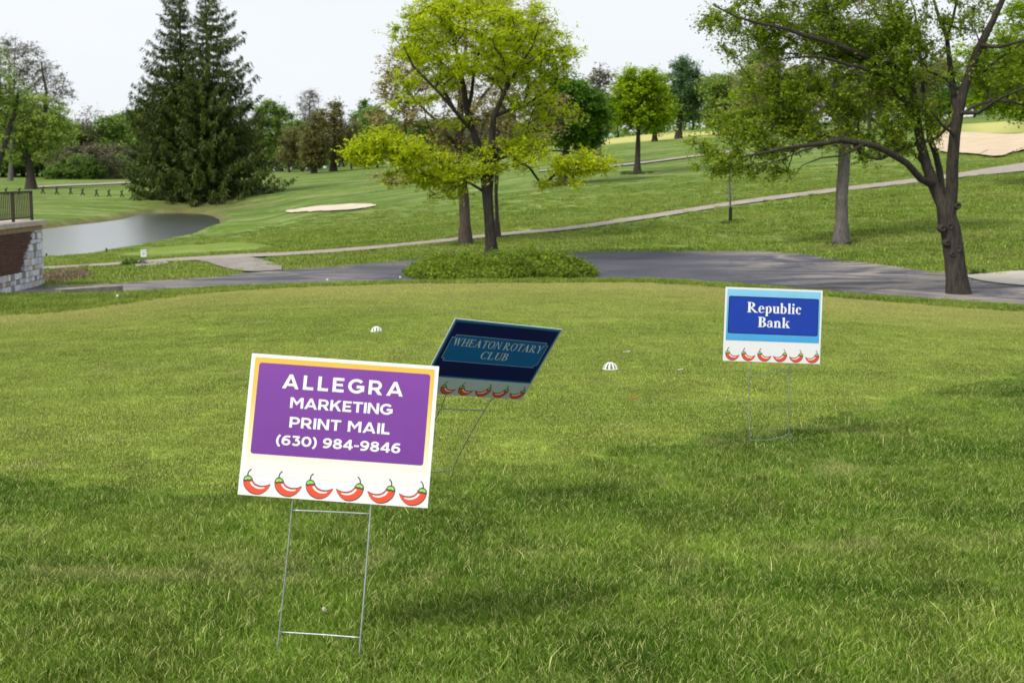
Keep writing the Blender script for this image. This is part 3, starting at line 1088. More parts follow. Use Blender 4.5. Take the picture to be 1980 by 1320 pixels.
# --- honey locust on the island
gb = ground(950, 508, 31)
D0 = gb[1]
lim = [limb(D0, [(950, 512, 0, 12), (949, 470, 0, 11.5), (946, 420, 0, 11), (943, 375, 0, 11), (938, 335, 0.1, 9.5), (930, 300, .1, 8.5), (915, 255, .2, 7), (903, 215, .3, 6), (897, 170, .4, 5), (885, 110, .5, 3.5), (870, 50, .6, 2), (862, -10, .6, 1)]),
       limb(D0, [(941, 355, 0, 9), (950, 310, -.1, 7.5), (951, 265, -.3, 6.5), (955, 225, -.4, 5.5), (975, 180, -.6, 4), (1000, 135, -.8, 3), (1030, 90, -1, 2), (1045, 40, -1, 1.2)]),
       limb(D0, [(915, 255, .2, 4), (880, 215, -.5, 3.5), (840, 170, -1, 3), (800, 130, -1.3, 2), (780, 90, -1.5, 1.2)]),
       limb(D0, [(903, 215, .3, 4), (915, 150, .8, 3), (930, 90, 1.2, 2.2), (940, 30, 1.5, 1.2)]),
       limb(D0, [(940, 345, 0, 4.5), (905, 322, .2, 3), (860, 312, .3, 2.2), (800, 302, .3, 1.6), (740, 294, .2, 1.1), (700, 296, 0, .7)]),
       limb(D0, [(944, 380, 0, 3.6), (905, 352, .2, 2.4), (865, 345, .2, 1.7), (825, 352, .1, 1)]),
       limb(D0, [(948, 320, -.1, 4), (990, 300, .5, 3), (1040, 290, .7, 2.2), (1100, 293, .7, 1.5), (1150, 306, .5, .8)]),
       limb(D0, [(955, 225, -.4, 4), (1000, 208, .3, 3), (1050, 200, .8, 2), (1090, 205, 1, 1.2)]),
       limb(D0, [(950, 290, -.1, 4), (1000, 268, 1.2, 3), (1050, 240, 1.8, 2)])]
blobs = [(695, 300, 36, 22, 1500), (735, 275, 50, 24, 1600), (820, 312, 75, 32, 2600), (1130, 315, 60, 24, 2300), (1085, 345, 50, 18, 1000), (850, 345, 60, 30, 2200), (760, 345, 40, 14, 500), (920, 70, 160, 90), (830, 130, 75, 60), (1010, 105, 105, 65), (860, 25, 80, 50), (955, 15, 90, 45), (790, 80, 40, 45), (1065, 120, 40, 45), (1030, 185, 70, 35), (1075, 215, 45, 25),
         (800, 190, 50, 28), (770, 290, 90, 28), (700, 298, 32, 17), (745, 262, 50, 18), (870, 335, 80, 28), (845, 372, 50, 15), (930, 330, 60, 20), (1060, 310, 85, 26), (1130, 318, 45, 20), (1000, 285, 60, 22), (1040, 262, 55, 20), (880, 240, 40, 12), (1065, 355, 28, 10), (940, 300, 60, 18)]
rng = np.random.default_rng(5)
tips = blob_tips(blobs, 800, D0, rng, 1.0, shell=.2)
make_tree('honey_locust', 'bright yellow-green honey locust with layered boughs rising from the shrub island', gb, lim, tips, 0.010, 0.20, BARK_D, LEAF_LOC, 72, 0.115, 0.42, 0.40, 21,
          flat=0.9, squash=0.35, twigs=7, twig_r=0.005, wander=0.08, up=0.03, rough=0.06)

# --- tan leafed tree behind the locust
gb = ground(900, 474, 40)
D1 = gb[1]
lim = [limb(D1, [(900, 476, 0, 11), (899, 430, 0, 10.5), (897, 380, 0, 10), (893, 320, 0, 9), (888, 260, 0, 8), (890, 200, 0, 6), (895, 130, 0, 4), (900, 60, 0, 2.5), (905, -10, 0, 1.2)]),
       limb(D1, [(890, 290, 0, 4), (850, 240, .5, 3), (800, 190, 1, 2), (760, 140, 1, 1)]), limb(D1, [(889, 250, 0, 4), (930, 190, .5, 3), (980, 130, 1, 2), (1030, 60, 1, 1)]),
       limb(D1, [(893, 310, 0, 4), (850, 300, 0, 3), (790, 290, .5, 2), (740, 270, .5, 1)]), limb(D1, [(893, 310, 0, 4), (950, 285, 0, 3), (1020, 260, .5, 2), (1080, 240, .5, 1)])]
blobs = [(900, 150, 150, 130), (770, 150, 40, 70), (760, 225, 45, 40), (770, 262, 45, 25), (1020, 60, 60, 50), (1080, 215, 45, 35), (900, 40, 120, 60), (1000, 250, 80, 40), (830, 290, 70, 30), (770, 345, 50, 14)]
tips = blob_tips(blobs, 400, D1, rng, 0.8)
make_tree('tan_leaf_tree', 'tall tree with sparse tan spring leaves standing directly behind the yellow-green one', gb, lim, tips, 0.008, 0.25, BARK_B, LEAF_TAN, 62, 0.14, 0.5, 0.5, 22,
          twigs=8, twig_r=0.006, wander=0.12, up=0.1)

# --- third trunk, dark, just right
gb = ground(962, 460, 44)
D2 = gb[1]
lim = [limb(D2, [(962, 462, 0, 5.5), (961, 420, 0, 4), (959, 370, 0, 3.6), (960, 310, 0, 5.5), (965, 240, 0, 4), (970, 170, 0, 2.5), (975, 110, 0, 1)])]
tips = blob_tips([(970, 190, 90, 90), (1030, 240, 60, 40)], 150, D2, rng, 0.9)
make_tree('slim_back_tree', 'slim trunked tree half hidden behind the yellow-green tree trunk', gb, lim, tips, 0.008, 0.2, BARK_B, LEAF_TAN, 16, 0.14, 0.5, 0.5, 23, twigs=8)

# --- big forked tree on the right
gb = ground(1853, 575, 22)
D3 = gb[1] + 0.6
gb = np.array([*P(1853, 575, D3)[:2], float(H(*P(1853, 575, D3)[:2])) - 0.05])


def z3(zx, zy):
    return 1260 + zx / 2.75, zy / 2.75


def L3(lst):
    return limb(D3, [(*z3(a, b), c, r) for a, b, c, r in lst])


lim = [limb(D3, [(1856, 586, 0, 23), (1850, 540, 0, 20), (1846, 500, 0, 19.5), (1840, 455, 0, 20), (1833, 425, 0, 19), (1826, 395, 0, 15)]) ,
       L3([(1556, 1086, 0, 14), (1500, 980, 0, 11.5), (1462, 880, 0, 10), (1430, 760, 0, 9), (1405, 600, .2, 8.5), (1380, 450, .4, 8), (1355, 330, .5, 7.5), (1320, 190, .6, 6.5), (1280, 60, .7, 5.5), (1240, -60, .8, 4), (1200, -250, .8, 2)]),
       L3([(1590, 1150, 0, 14), (1597, 1000, -.1, 11.5), (1600, 860, -.2, 11), (1612, 720, -.2, 10.5), (1632, 600, -.3, 10), (1655, 490, -.3, 9), (1700, 360, -.4, 8), (1750, 240, -.5, 7.5), (1820, 100, -.6, 6), (1880, -30, -.7, 5), (1940, -200, -.8, 2.5)]),
       L3([(1560, 1060, .1, 7), (1530, 900, .5, 6.5), (1480, 740, .9, 6), (1460, 600, 1.1, 5), (1440, 420, 1.3, 4), (1420, 250, 1.5, 3), (1400, 60, 1.7, 2)]),
       L3([(1632, 600, -.3, 7), (1600, 450, .3, 6), (1585, 330, .5, 5), (1570, 200, .6, 4.2), (1530, 100, .8, 3.4), (1500, 0, 1, 2.6), (1480, -120, 1, 1.5)]),
       L3([(1575, 215, .6, 3.5), (1600, 110, .3, 3), (1625, -10, 0, 2.2), (1640, -150, 0, 1.2)]),
       L3([(1490, 1010, 0, 8), (1430, 950, -.3, 7), (1360, 870, -.6, 6.5), (1260, 810, -1, 6), (1130, 762, -1.4, 5.5), (1000, 745, -1.7, 5), (850, 770, -2, 4), (700, 790, -2.3, 3.2), (600, 812, -2.5, 2.4), (480, 835, -2.7, 1.4)]),
       L3([(1405, 600, .2, 6), (1290, 470, -.2, 6.5), (1230, 390, -.4, 6), (1190, 320, -.5, 5.5), (1080, 275, -.7, 5), (950, 225, -.9, 4.5), (800, 185, -1.1, 4), (620, 135, -1.3, 3), (450, 90, -1.5, 2), (330, 30, -1.6, 1.2)]),
       L3([(1405, 600, .3, 5), (1230, 420, 1, 4), (1100, 240, 1.5, 3.5), (1000, 110, 1.8, 2.5), (900, 40, 2, 1.8), (800, -60, 2, 1)]),
       L3([(1462, 870, 0, 4), (1350, 770, .8, 4), (1260, 700, 1.3, 3.2), (1150, 620, 1.8, 2.6), (1000, 590, 2.2, 2.2), (850, 600, 2.5, 1.6), (700, 640, 2.7, 1)]),
       L3([(1190, 400, 0, 3), (1000, 330, -1.6, 2.6), (850, 300, -2.2, 2.2), (720, 310, -2.6, 1.6), (600, 360, -3, 1)]),
       L3([(1665, 650, -.2, 4), (1740, 600, -.8, 3.4), (1800, 555, -1.2, 3), (1880, 510, -1.6, 2.4), (1980, 470, -2, 1.8), (2150, 430, -2.4, 1)]),
       L3([(1740, 260, -.5, 4), (1850, 250, -1.4, 3), (1980, 215, -2, 2.4), (2150, 180, -2.5, 1.4)]),
       L3([(1600, 740, -.2, 3.4), (1560, 680, -1, 2.8), (1520, 630, -1.6, 2), (1480, 590, -2, 1.2)]),
       L3([(1130, 762, -1.4, 2.6), (1000, 830, -2, 2), (900, 840, -2.4, 1.5), (800, 880, -2.8, .9), (740, 960, -3, .5)]),
       L3([(1000, 745, -1.7, 2.2), (800, 800, -1.2, 1.6), (600, 880, -.8, 1.1), (520, 960, -.6, .5)])]
blobs = [(1352, 288, 38, 18, 1200), (1400, 318, 60, 20, 1500), (1470, 330, 60, 16, 900), (1440, 25, 85, 40), (1470, 90, 75, 35), (1560, 60, 110, 55), (1650, 40, 110, 70), (1500, 170, 70, 45), (1420, 240, 62, 42, 1800), (1470, 250, 85, 45), (1560, 200, 90, 55), (1650, 150, 90, 70), (1720, 220, 75, 60), (1600, 262, 80, 26),
         (1740, 100, 70, 80), (1700, 285, 60, 28), (1800, 230, 35, 40, 900), (1790, 60, 50, 60, 1200), (1880, 30, 60, 40, 1500), (1920, 120, 60, 60, 2000), (1860, 150, 40, 35, 600), (1350, 275, 25, 12, 350), (1690, -80, 220, 70, 9000), (1480, -50, 110, 40, 2500), (1930, -80, 120, 80, 5000), (2060, 80, 90, 110, 5000), (2000, 180, 60, 30, 1500), (1500, 300, 60, 14, 700)]
tips = blob_tips(blobs, 1020, D3, rng, 0.9)
big = make_tree('forked_shade_tree', 'big dark trunked tree with long arching limbs in front of the road on the right', gb, lim, tips, 0.006, 0.26, BARK_D, LEAF_BIG, 98, 0.072, 0.6, 0.33, 24,
                flat=0.9, squash=0.8, twigs=8, twig_r=0.004, wander=0.10, up=0.02, step=0.35, sides=9, rough=0.04, bare=0.06, flare=1.25)
# pruning scars with raised collars on that trunk
for (px, py, r) in [(1838, 438, 6.5), (1824, 442, 6), (1833, 470, 5.5), (1853, 482, 7), (1843, 492, 5), (1853, 398, 6)]:
    cpt = P(px, py, D3 - 0.205)
    rr = r * D3 / F
    mb = MB()
    nn = 14
    vs, fs = [], []
    prof = [(1.5, 0.16), (1.3, 0.06), (1.05, 0.005), (0.8, -0.012), (0.6, 0.0), (0.3, 0.02), (0.02, 0.022)]
    for q, dy in prof:
        for k in range(nn):
            a = 2 * math.pi * k / nn
            vs.append((cpt[0] + rr * q * math.cos(a) * random.uniform(.93, 1.07), cpt[1] + dy, cpt[2] + rr * q * 0.9 * math.sin(a) * random.uniform(.93, 1.07)))
    for i in range(len(prof) - 1):
        for k in range(nn):
            fs.append((i * nn + k, i * nn + (k + 1) % nn, (i + 1) * nn + (k + 1) % nn, (i + 1) * nn + k))
    mb.add(vs, fs)
    mb.build('bark_knot', [BARK_D], big, gb, True)

# --- tree with the pale straight trunk (D ~ 50)
gb = ground(1627, 474, 40)
D4 = gb[1]
lim = [limb(D4, [(1627, 476, 0, 13.5), (1628, 430, 0, 12.5), (1628, 380, 0, 12), (1632, 330, 0, 12), (1634, 285, 0, 12), (1630, 240, 0, 9), (1620, 180, 0, 7), (1610, 110, 0, 5), (1600, 40, 0, 3), (1595, -40, 0, 1.5)]),
       limb(D4, [(1633, 280, 0, 7), (1660, 220, .5, 6), (1690, 150, 1, 4), (1710, 80, 1, 3), (1730, 0, 1, 1.5)]), limb(D4, [(1630, 250, 0, 6), (1580, 200, 0, 5), (1520, 170, .5, 3), (1460, 150, .5, 1.5)]),
       limb(D4, [(1631, 265, 0, 4), (1570, 245, -1, 3), (1510, 240, -1.4, 2), (1440, 245, -1.6, 1)])]
tips = blob_tips([(1590, 150, 170, 110), (1500, 180, 90, 70), (1700, 130, 110, 100), (1450, 240, 70, 40), (1600, 30, 130, 60), (1780, 150, 60, 70), (1570, 260, 110, 30)], 520, D4, rng, 0.7)
make_tree('pale_trunk_tree', 'tree with straight grey trunk and pinkish spring foliage behind the big forked tree', gb, lim, tips, 0.008, 0.28, BARK_G, LEAF_BIGR, 24, 0.15, 0.5, 0.5, 25, twigs=8, twig_r=.007, wander=.12)

# --- bright tree beyond the right edge
D5 = 62.0
gx = P(2060, 400, D5)
gb = np.array([gx[0], gx[1], float(H(gx[0], gx[1]))])
lim = [limb(D5, [(2060, 402, 0, 14), (2060, 320, 0, 12), (2055, 240, 0, 9), (2050, 150, 0, 6), (2045, 60, 0, 3), (2040, 0, 0, 1)]),
       limb(D5, [(2056, 260, 0, 6), (2000, 200, 0, 4), (1940, 150, 0, 2)])]
tips = blob_tips([(1960, 140, 90, 75), (2050, 80, 130, 110), (1930, 190, 60, 30), (1990, 200, 80, 30), (1880, 120, 40, 40)], 420, D5, rng, 0.8)
make_tree('bright_edge_tree', 'yellow-green tree whose foliage enters at the upper right corner', gb, lim, tips, 0.01, 0.3, BARK_B, LEAF_MAPY, 60, 0.20, 0.5, 0.65, 26, twigs=6)


def simple_tree(name, label, px, py, dmin, trunk_px, top, blobs, nt, bark, leafm, per, L, clump, seed, group=None, **kw):
    gb = ground(px, py, dmin)
    D = gb[1]
    cx = blobs[0][0]
    k0 = (py - top)
    pts = []
    for q, rr in ((0, 1.0), (.12, .9), (.3, .8), (.5, .55), (.75, .3), (1.0, .08)):
        pts.append((px + (cx - px) * q, py - k0 * q, 0, trunk_px * rr))
    lim = [limb(D, pts)]
    rg = np.random.default_rng(seed)
    tips = blob_tips(blobs, nt, D, rg, 0.9)
    sz = dict(twigs=6, twig_r=L * 0.04, step=D / F * 18, wander=.10)
    sz.update(kw)
    return make_tree(name, label, gb, lim, tips, D / F * 0.18, trunk_px * D / F * 1.1, bark, leafm, per, L, sz.pop('wid', 0.6), clump, seed, group=group, **sz)


simple_tree('maple_tree', 'rounded yellow-green maple standing alone on the hill slope', 1232, 336, 80, 6, 150, [(1238, 190, 64, 45), (1240, 160, 48, 32), (1205, 215, 36, 25), (1275, 215, 38, 25), (1240, 228, 58, 20)], 330, BARK_D, LEAF_MAPY, 80, 0.24, 0.75, 31)
simple_tree('maple_tree', 'dense dark green maple just right of the yellow-green tree', 1086, 359, 70, 9, 165, [(1110, 215, 65, 65), (1080, 190, 45, 45), (1140, 230, 40, 45), (1120, 270, 45, 22)], 420, BARK_D, LEAF_MAP, 85, 0.22, 0.70, 32)
simple_tree('maple_tree', 'grey trunked tree behind the dense dark maple', 1157, 320, 100, 6, 120, [(1160, 175, 35, 45), (1155, 240, 30, 25)], 110, BARK_G, LEAF_GREY, 20, 0.35, 1.0, 33, up=.3)
simple_tree('willow_tree', 'blue-green upswept tree on the hill crest left of the forked tree', 1312, 268, 150, 6, 118, [(1322, 170, 38, 50), (1305, 200, 32, 35), (1350, 205, 25, 30), (1325, 135, 25, 20)], 260, BARK_D, LEAF_WIL, 55, 0.50, 1.2, 34, wid=.3, squash=1.4, flat=1.5, up=.2)
simple_tree('hill_tree', 'small spreading tree on the crest between the maple and the blue-green tree', 1266, 274, 150, 5, 215, [(1266, 232, 25, 22)], 60, BARK_D, LEAF_MAP, 40, 0.45, 1.2, 35)
simple_tree('hill_tree', 'pale yellow-green tree on the crest right of the blue-green tree', 1400, 262, 150, 6, 140, [(1410, 200, 50, 55), (1380, 175, 30, 30), (1440, 190, 30, 40)], 240, BARK_B, LEAF_LITE, 50, 0.45, 1.3, 36)

# brown oaks mid left
simple_tree('oak_tree', 'brown leafed oak with a thin trunk, left one of the pair beyond the bunker', 607, 335, 180, 5.0, 215, [(610, 270, 32, 48), (605, 300, 28, 25)], 170, BARK_D, LEAF_OAK, 40, 0.5, 1.3, 41, up=.15)
simple_tree('oak_tree', 'olive brown oak with a wide fan crown, right one of the pair beyond the bunker', 644, 331, 180, 6.0, 195, [(648, 255, 45, 58), (640, 225, 30, 30), (675, 280, 28, 38)], 260, BARK_D, LEAF_OAK, 36, 0.5, 1.3, 42, up=.15, bare=.15)
simple_tree('dark_leaf_tree', 'dark green rounded tree behind the olive brown oak', 706, 322, 190, 5, 190, [(706, 235, 30, 42), (712, 265, 28, 30)], 150, BARK_D, LEAF_MAP, 55, 0.55, 1.6, 43)
simple_tree('bare_tree', 'leafless grey tree rising above the brown oaks', 598, 330, 260, 3.5, 172, [(598, 205, 22, 34), (596, 240, 18, 20)], 170, BARK_G, LEAF_GREY, 3, 0.4, 1.8, 44, up=.3, twigs=9, twig_r=.03)
simple_tree('fan_tree', 'green tree spreading out behind the right side of the spruces', 540, 332, 210, 6, 200, [(535, 250, 40, 50), (520, 230, 30, 35), (550, 300, 35, 18)], 260, BARK_D, LEAF_DIM, 50, 0.55, 1.6, 45)

# left edge trees
gb = ground(60, 366, 120)
D6 = gb[1]
lim = [limb(D6, [(60, 368, 0, 9), (59, 340, 0, 7.5), (57, 310, 0, 7.5), (45, 285, 0, 5), (25, 240, 0, 4), (5, 190, 0, 3), (-10, 120, 0, 2)]),
       limb(D6, [(58, 312, 0, 6), (72, 285, 0, 5), (85, 240, 0, 4), (90, 180, 0, 3), (80, 120, 0, 1.5)]),
       limb(D6, [(58, 318, 0, 3), (35, 300, 0, 2.5), (5, 290, 0, 1.5)])]
tips = blob_tips([(60, 235, 80, 55), (20, 260, 50, 50), (100, 255, 45, 35), (30, 215, 60, 45), (50, 300, 60, 15)], 420, D6, rng, 0.8)
make_tree('lawn_tree', 'broad mid green tree behind the terrace railing', gb, lim, tips, 0.02, 0.6, BARK_D, LEAF_LITE, 48, 0.42, 0.5, 1.1, 51, step=1.2, twig_r=.015)
simple_tree('tall_sparse_tree', 'tall half bare grey tree towering above the mid green one at the left', 20, 350, 185, 4, 70, [(30, 140, 70, 65), (80, 165, 55, 50), (10, 110, 50, 40), (115, 185, 30, 20)], 420, BARK_G, LEAF_GREY, 12, 0.45, 1.6, 52, twigs=7, twig_r=.03, up=.2)
D7 = 95.0
gx = P(-50, 440, D7)
gb = np.array([gx[0], gx[1], float(H(gx[0], gx[1]))])
lim = [limb(D7, [(-50, 452, 0, 11), (-35, 400, 0, 9), (-10, 340, 0, 7), (5, 290, 0, 6), (18, 250, 0, 5), (30, 215, 0, 4), (35, 180, 0, 2)])]
tips = blob_tips([(10, 190, 50, 40), (-30, 150, 70, 70), (5, 245, 30, 25), (-20, 300, 35, 25)], 200, D7, rng, 0.8)
make_tree('leaning_tree', 'leaning dark tree at the extreme left edge', gb, lim, tips, 0.012, 0.5, BARK_D, LEAF_LITE, 40, 0.22, 0.5, 0.7, 53)


# ------------------------------------------------------------------ background woods (copies)
def template(seed, leafm, bark, hgt, wide, low, per, L, clump, nt, upright=False, bare=0.0):
    rg = np.random.default_rng(seed)
    lim = [([np.array((0, 0, -0.4)), np.array((0.1, 0, hgt * .3)), np.array((rg.normal(0, .3), 0, hgt * .6)), np.array((rg.normal(0, .4), 0, hgt * .93))], [hgt * .022, hgt * .018, hgt * .011, .03])]
    bl = []
    for k in range(9):
        a = rg.uniform(0, 6.28)
        q = rg.uniform(.2, .62)
        bl.append((math.cos(a) * wide * q, math.sin(a) * wide * q, hgt * rg.uniform(low + .1, .82), wide * rg.uniform(.35, .6), hgt * rg.uniform(.10, .2)))
    tips = []
    for i in range(nt):
        b = bl[rg.integers(0, 9)]
        d = rg.normal(0, 1, 3); d /= np.linalg.norm(d)
        d *= rg.random() ** .28
        tips.append((b[0] + d[0] * b[3], b[1] + d[1] * b[3], min(hgt, max(hgt * low, b[2] + d[2] * b[4]))))
    tips = np.array(tips)
    PA, DI, par, rad, best, tn = grow(None, lim, tips, .03, hgt * .022, rg, 1.2, .1, .12)
    V, f = skeleton_mesh(PA, DI, par, rad, best, 5, 1.3)
    tm = np_mesh('trunk', V, f, bark, smooth=True)
    c = np.array([PA[i] for i, _ in tn])
    if bare: c = c[rg.random(len(c)) > bare]
    V, f, tint, mi = leaves(c, clump * rg.uniform(.7, 1.3, len(c)), per, L, .6, rg, .5, .7, 6, .02)
    cm = np_mesh('crown', V, f, [leafm, bark], mi, attrs={'tint': ('FACE', tint)})
    return tm, cm


TPL = {
    'green': template(1, LEAF_DIM, BARK_D, 14, 6.0, .12, 42, .55, 1.5, 210),
    'light': template(2, LEAF_LITE, BARK_D, 13, 5.5, .15, 42, .55, 1.5, 200),
    'olive': template(3, LEAF_OAK, BARK_D, 12, 5.0, .15, 26, .5, 1.4, 200),
    'grey': template(4, LEAF_GREY, BARK_G, 15, 5.5, .2, 9, .45, 1.6, 230, bare=.1),
    'maple': template(5, LEAF_MAP, BARK_D, 10, 4.6, .2, 48, .42, 1.1, 230),
    'bright': template(6, LEAF_MAPY, BARK_D, 9, 4.5, .2, 46, .42, 1.1, 200),
    'shrub': template(7, LEAF_DIM, BARK_D, 4.5, 4.0, .0, 46, .5, 1.1, 90),
    'thicket': template(8, LEAF_GREY, BARK_G, 7, 4.5, .0, 14, .4, 1.3, 160),
}
KIND = {'green': 'mid green tree', 'light': 'light green tree', 'olive': 'olive brown tree', 'grey': 'half bare grey tree', 'maple': 'dark green rounded tree',
        'bright': 'bright yellow-green tree', 'shrub': 'low leafy shrub', 'thicket': 'bare purplish thicket'}
ORD = ['leftmost', 'second', 'third', 'fourth', 'fifth', 'sixth', 'seventh', 'eighth', 'ninth', 'tenth', 'eleventh', 'twelfth', 'thirteenth', 'fourteenth', 'fifteenth', 'sixteenth']
PLACED = []


def zone(px):
    for lim_, z in ((70, 'in the wood behind the terrace railing'), (265, 'in the wood left of the spruces'), (570, 'in the tree line behind the spruces'), (690, 'in the tree line behind the brown oaks'),
                    (1080, 'in the tree line behind the yellow-green locust'), (1460, 'on the far hill behind the lone maple'), (9999, 'on the far hill behind the forked tree')):
        if px < lim_: return z


def place(kind, px, D, s=1.0, sz=1.0):
    g = P(px, 330, D)
    z = float(H(g[0], g[1]))
    nm = {'shrub': 'woodland_shrub', 'thicket': 'bare_thicket'}.get(kind, 'woodland_tree')
    t = empty(nm, (g[0], g[1], z), None, 'shrub' if kind in ('shrub', 'thicket') else 'tree', KIND[kind] + 's ' + zone(px))
    PLACED.append((kind, px, t))
    t.rotation_euler = (0, 0, random.uniform(0, 6.28))
    t.scale = (s, s, s * sz)
    tm, cm = TPL[kind]
    link('trunk', tm, t)
    link('crown', cm, t)


rg = np.random.default_rng(9)
n = 2600
px = rg.uniform(-700, 2700, n); D = rg.uniform(450, 500, n)
gx = np.array([P(a, 330, d)[:2] for a, d in zip(px, D)])
hh = rg.uniform(0, 9, n) * (0.75 + .25 * np.sin(px * .05))
c = np.c_[gx, H(gx[:, 0], gx[:, 1]) + hh]
V, f, tint, mi = leaves(c, np.full(n, 2.6), 26, 1.3, .7, rg, .6, .8, 3, .03)
tag(link('far_woodland', np_mesh('far_woodland', V, f, [LEAF_DIM, BARK_D], mi, attrs={'tint': ('FACE', tint)})), 'distant continuous woodland closing the horizon', 'woodland', kind='stuff')
rr = random.Random(3)
for i in range(46):       # left wood
    px = -120 + i * 9.4 + rr.uniform(-6, 6)
    place(rr.choice(['green', 'green', 'light', 'light', 'green', 'grey', 'olive']), px, rr.uniform(300, 345), rr.uniform(.88, 1.12), rr.uniform(.9, 1.1))
for i in range(10):
    place(rr.choice(['shrub', 'shrub', 'thicket']), 100 + i * 17 + rr.uniform(-5, 5), rr.uniform(280, 290), rr.uniform(.7, 1.1))
for i in range(7):
    place('thicket', 150 + i * 16, rr.uniform(292, 300), rr.uniform(1.0, 1.3))
for i in range(44):       # behind the spruces to the hill
    px = 430 + i * 15 + rr.uniform(-7, 7)
    place(rr.choice(['green', 'green', 'light', 'olive', 'grey']), px, rr.uniform(345, 430), rr.uniform(.8, 1.05) * (0.95 if px < 780 else .8), 1)
for i in range(16):       # dark trees on the far hill at right
    px = 1130 + i * 64 + rr.uniform(-20, 20)
    place(rr.choice(['maple', 'bright', 'green', 'maple']), px, rr.uniform(300, 360), rr.uniform(1.0, 1.3))
for (k, px, D, s) in [('maple', 1790, 235, 1.0), ('maple', 1880, 245, .9), ('maple', 1950, 230, .9), ('bright', 1480, 200, 1.1), ('bright', 1560, 190, 1.0), ('olive', 1680, 185, 1.0), ('maple', 1990, 225, 1.0),
                      ('olive', 560, 300, .9), ('green', 585, 310, .85), ('olive', 680, 290, .8), ('green', 730, 280, .9), ('light', 760, 290, .95), ('maple', 820, 260, .9), ('olive', 980, 250, .8), ('bright', 1030, 240, .8)]:
    place(k, px, D, s)


_by = {}
for kind, px, t in sorted(PLACED, key=lambda q: q[1]):
    _by.setdefault((kind, zone(px)), []).append(t)
for (kind, zn), L_ in _by.items():
    for i_, t in enumerate(L_):
        if len(L_) == 1: t['label'] = 'the only %s %s' % (KIND[kind], zn)
        elif i_ == 0: t['label'] = 'leftmost %s %s' % (KIND[kind], zn)
        else: t['label'] = '%s %s from left %s' % (ORD[min(i_, 15)], KIND[kind], zn)


# ------------------------------------------------------------------ spruces
def spruce(label, px, py, D, top, left, right, seed):
    rg = np.random.default_rng(seed)
    g = P(px, py, D)
    base = np.array([g[0], g[1], float(H(g[0], g[1]))])
    k = D / F
    hgt = (py - top) * k
    t = empty('spruce_tree', base, label, 'tree', None)
    mb = MB()
    mb.tube([(0, 0, -.2), (0, 0, hgt * .5), (0, 0, hgt * .99)], [.42, .24, .03], 8)
    LV, LF, LT = [], [], []
    bz = 0.15
    cnt = 0
    sp_c, sp_d, sp_l = [], [], []
    while bz < hgt - 0.2:
        fr = 1 - bz / hgt
        yy = py - bz / k
        lw = np.interp(yy, [a for a, b in left], [b for a, b in left]) * k * 1.06
        rw = np.interp(yy, [a for a, b in right], [b for a, b in right]) * k
        nb = 12 if fr > .5 else 9
        a0 = rg.uniform(0, 6.28)
        for q in range(nb):
            a = a0 + q * 2 * math.pi / nb + rg.normal(0, .2)
            ca, sa = math.cos(a), math.sin(a)
            w = rw if ca > 0 else lw
            Lb = math.hypot(ca * w, sa * (lw + rw) / 2) * rg.uniform(.62, 1.10)
            if Lb < .2: Lb = .2
            z0 = bz + rg.normal(0, .15)
            dr = .20 * Lb * (0.5 + fr)
            m = 6
            pts = []
            for j in range(m + 1):
                s = j / m
                pts.append((ca * Lb * s, sa * Lb * s, z0 + (.10 * Lb * (1 - fr)) * s * 2 - dr * math.sin(s * math.pi * .72) * 1.1 + .18 * Lb * s ** 3))
            mb.tube(pts, [.06 * (1 - .8 * j / m) * (Lb / 6 + .35) for j in range(m + 1)], 4, cap=False)
            pa = np.array(pts)
            ns = int(max(10, Lb * 17))
            s = rg.uniform(.12, 1.0, ns)
            ii = np.minimum((s * m).astype(int), m - 1)
            c = pa[ii] + (pa[ii + 1] - pa[ii]) * (s * m - ii)[:, None]
            hang = rg.random(ns) < .6
            side = rg.choice([-1, 1], ns) * rg.uniform(.3, 1.0, ns)
            d = np.c_[ca * .6 - sa * side, sa * .6 + ca * side, rg.uniform(-.55, -.1, ns)]
            dh = np.c_[rg.normal(0, .25, ns) + ca * .3, rg.normal(0, .25, ns) + sa * .3, np.full(ns, -1.0)]
            d = np.where(hang[:, None], dh, d)
            d /= np.linalg.norm(d, axis=1)[:, None]
            ln = np.where(hang, rg.uniform(.22, .62, ns), rg.uniform(.25, .6, ns)) * min(1.0, .55 + Lb / 9)
            sp_c.append(c); sp_d.append(d); sp_l.append(ln)
        bz += rg.uniform(.34, .46) if fr > .45 else rg.uniform(.55, .75)
    c, d, ln = np.vstack(sp_c), np.vstack(sp_d), np.concatenate(sp_l)
    n = len(c)
    for rep in range(3):
        s1 = np.cross(d, rg.normal(0, 1, (n, 3))); s1 /= np.linalg.norm(s1, axis=1)[:, None] + 1e-9
        dd = d + rg.normal(0, .22, (n, 3))
        w = ln[:, None] * rg.uniform(.12, .24, (n, 1))
        o = c + rg.normal(0, .10, (n, 3))
        v = np.stack([o, o + dd * ln[:, None] * .45 + s1 * w * .6, o + dd * ln[:, None], o + dd * ln[:, None] * .45 - s1 * w * .6], 1).reshape(-1, 3)
        b = rep * n * 4
        LV.append(v); LF.append(b + np.arange(n)[:, None] * 4 + [[0, 1, 2, 3]]); LT.append(rg.random(n))
    mb.build('trunk', [BARK_B], t)
    link('crown', np_mesh('crown', np.vstack(LV), np.vstack(LF), NEEDLE, attrs={'tint': ('FACE', np.concatenate(LT))}), t)


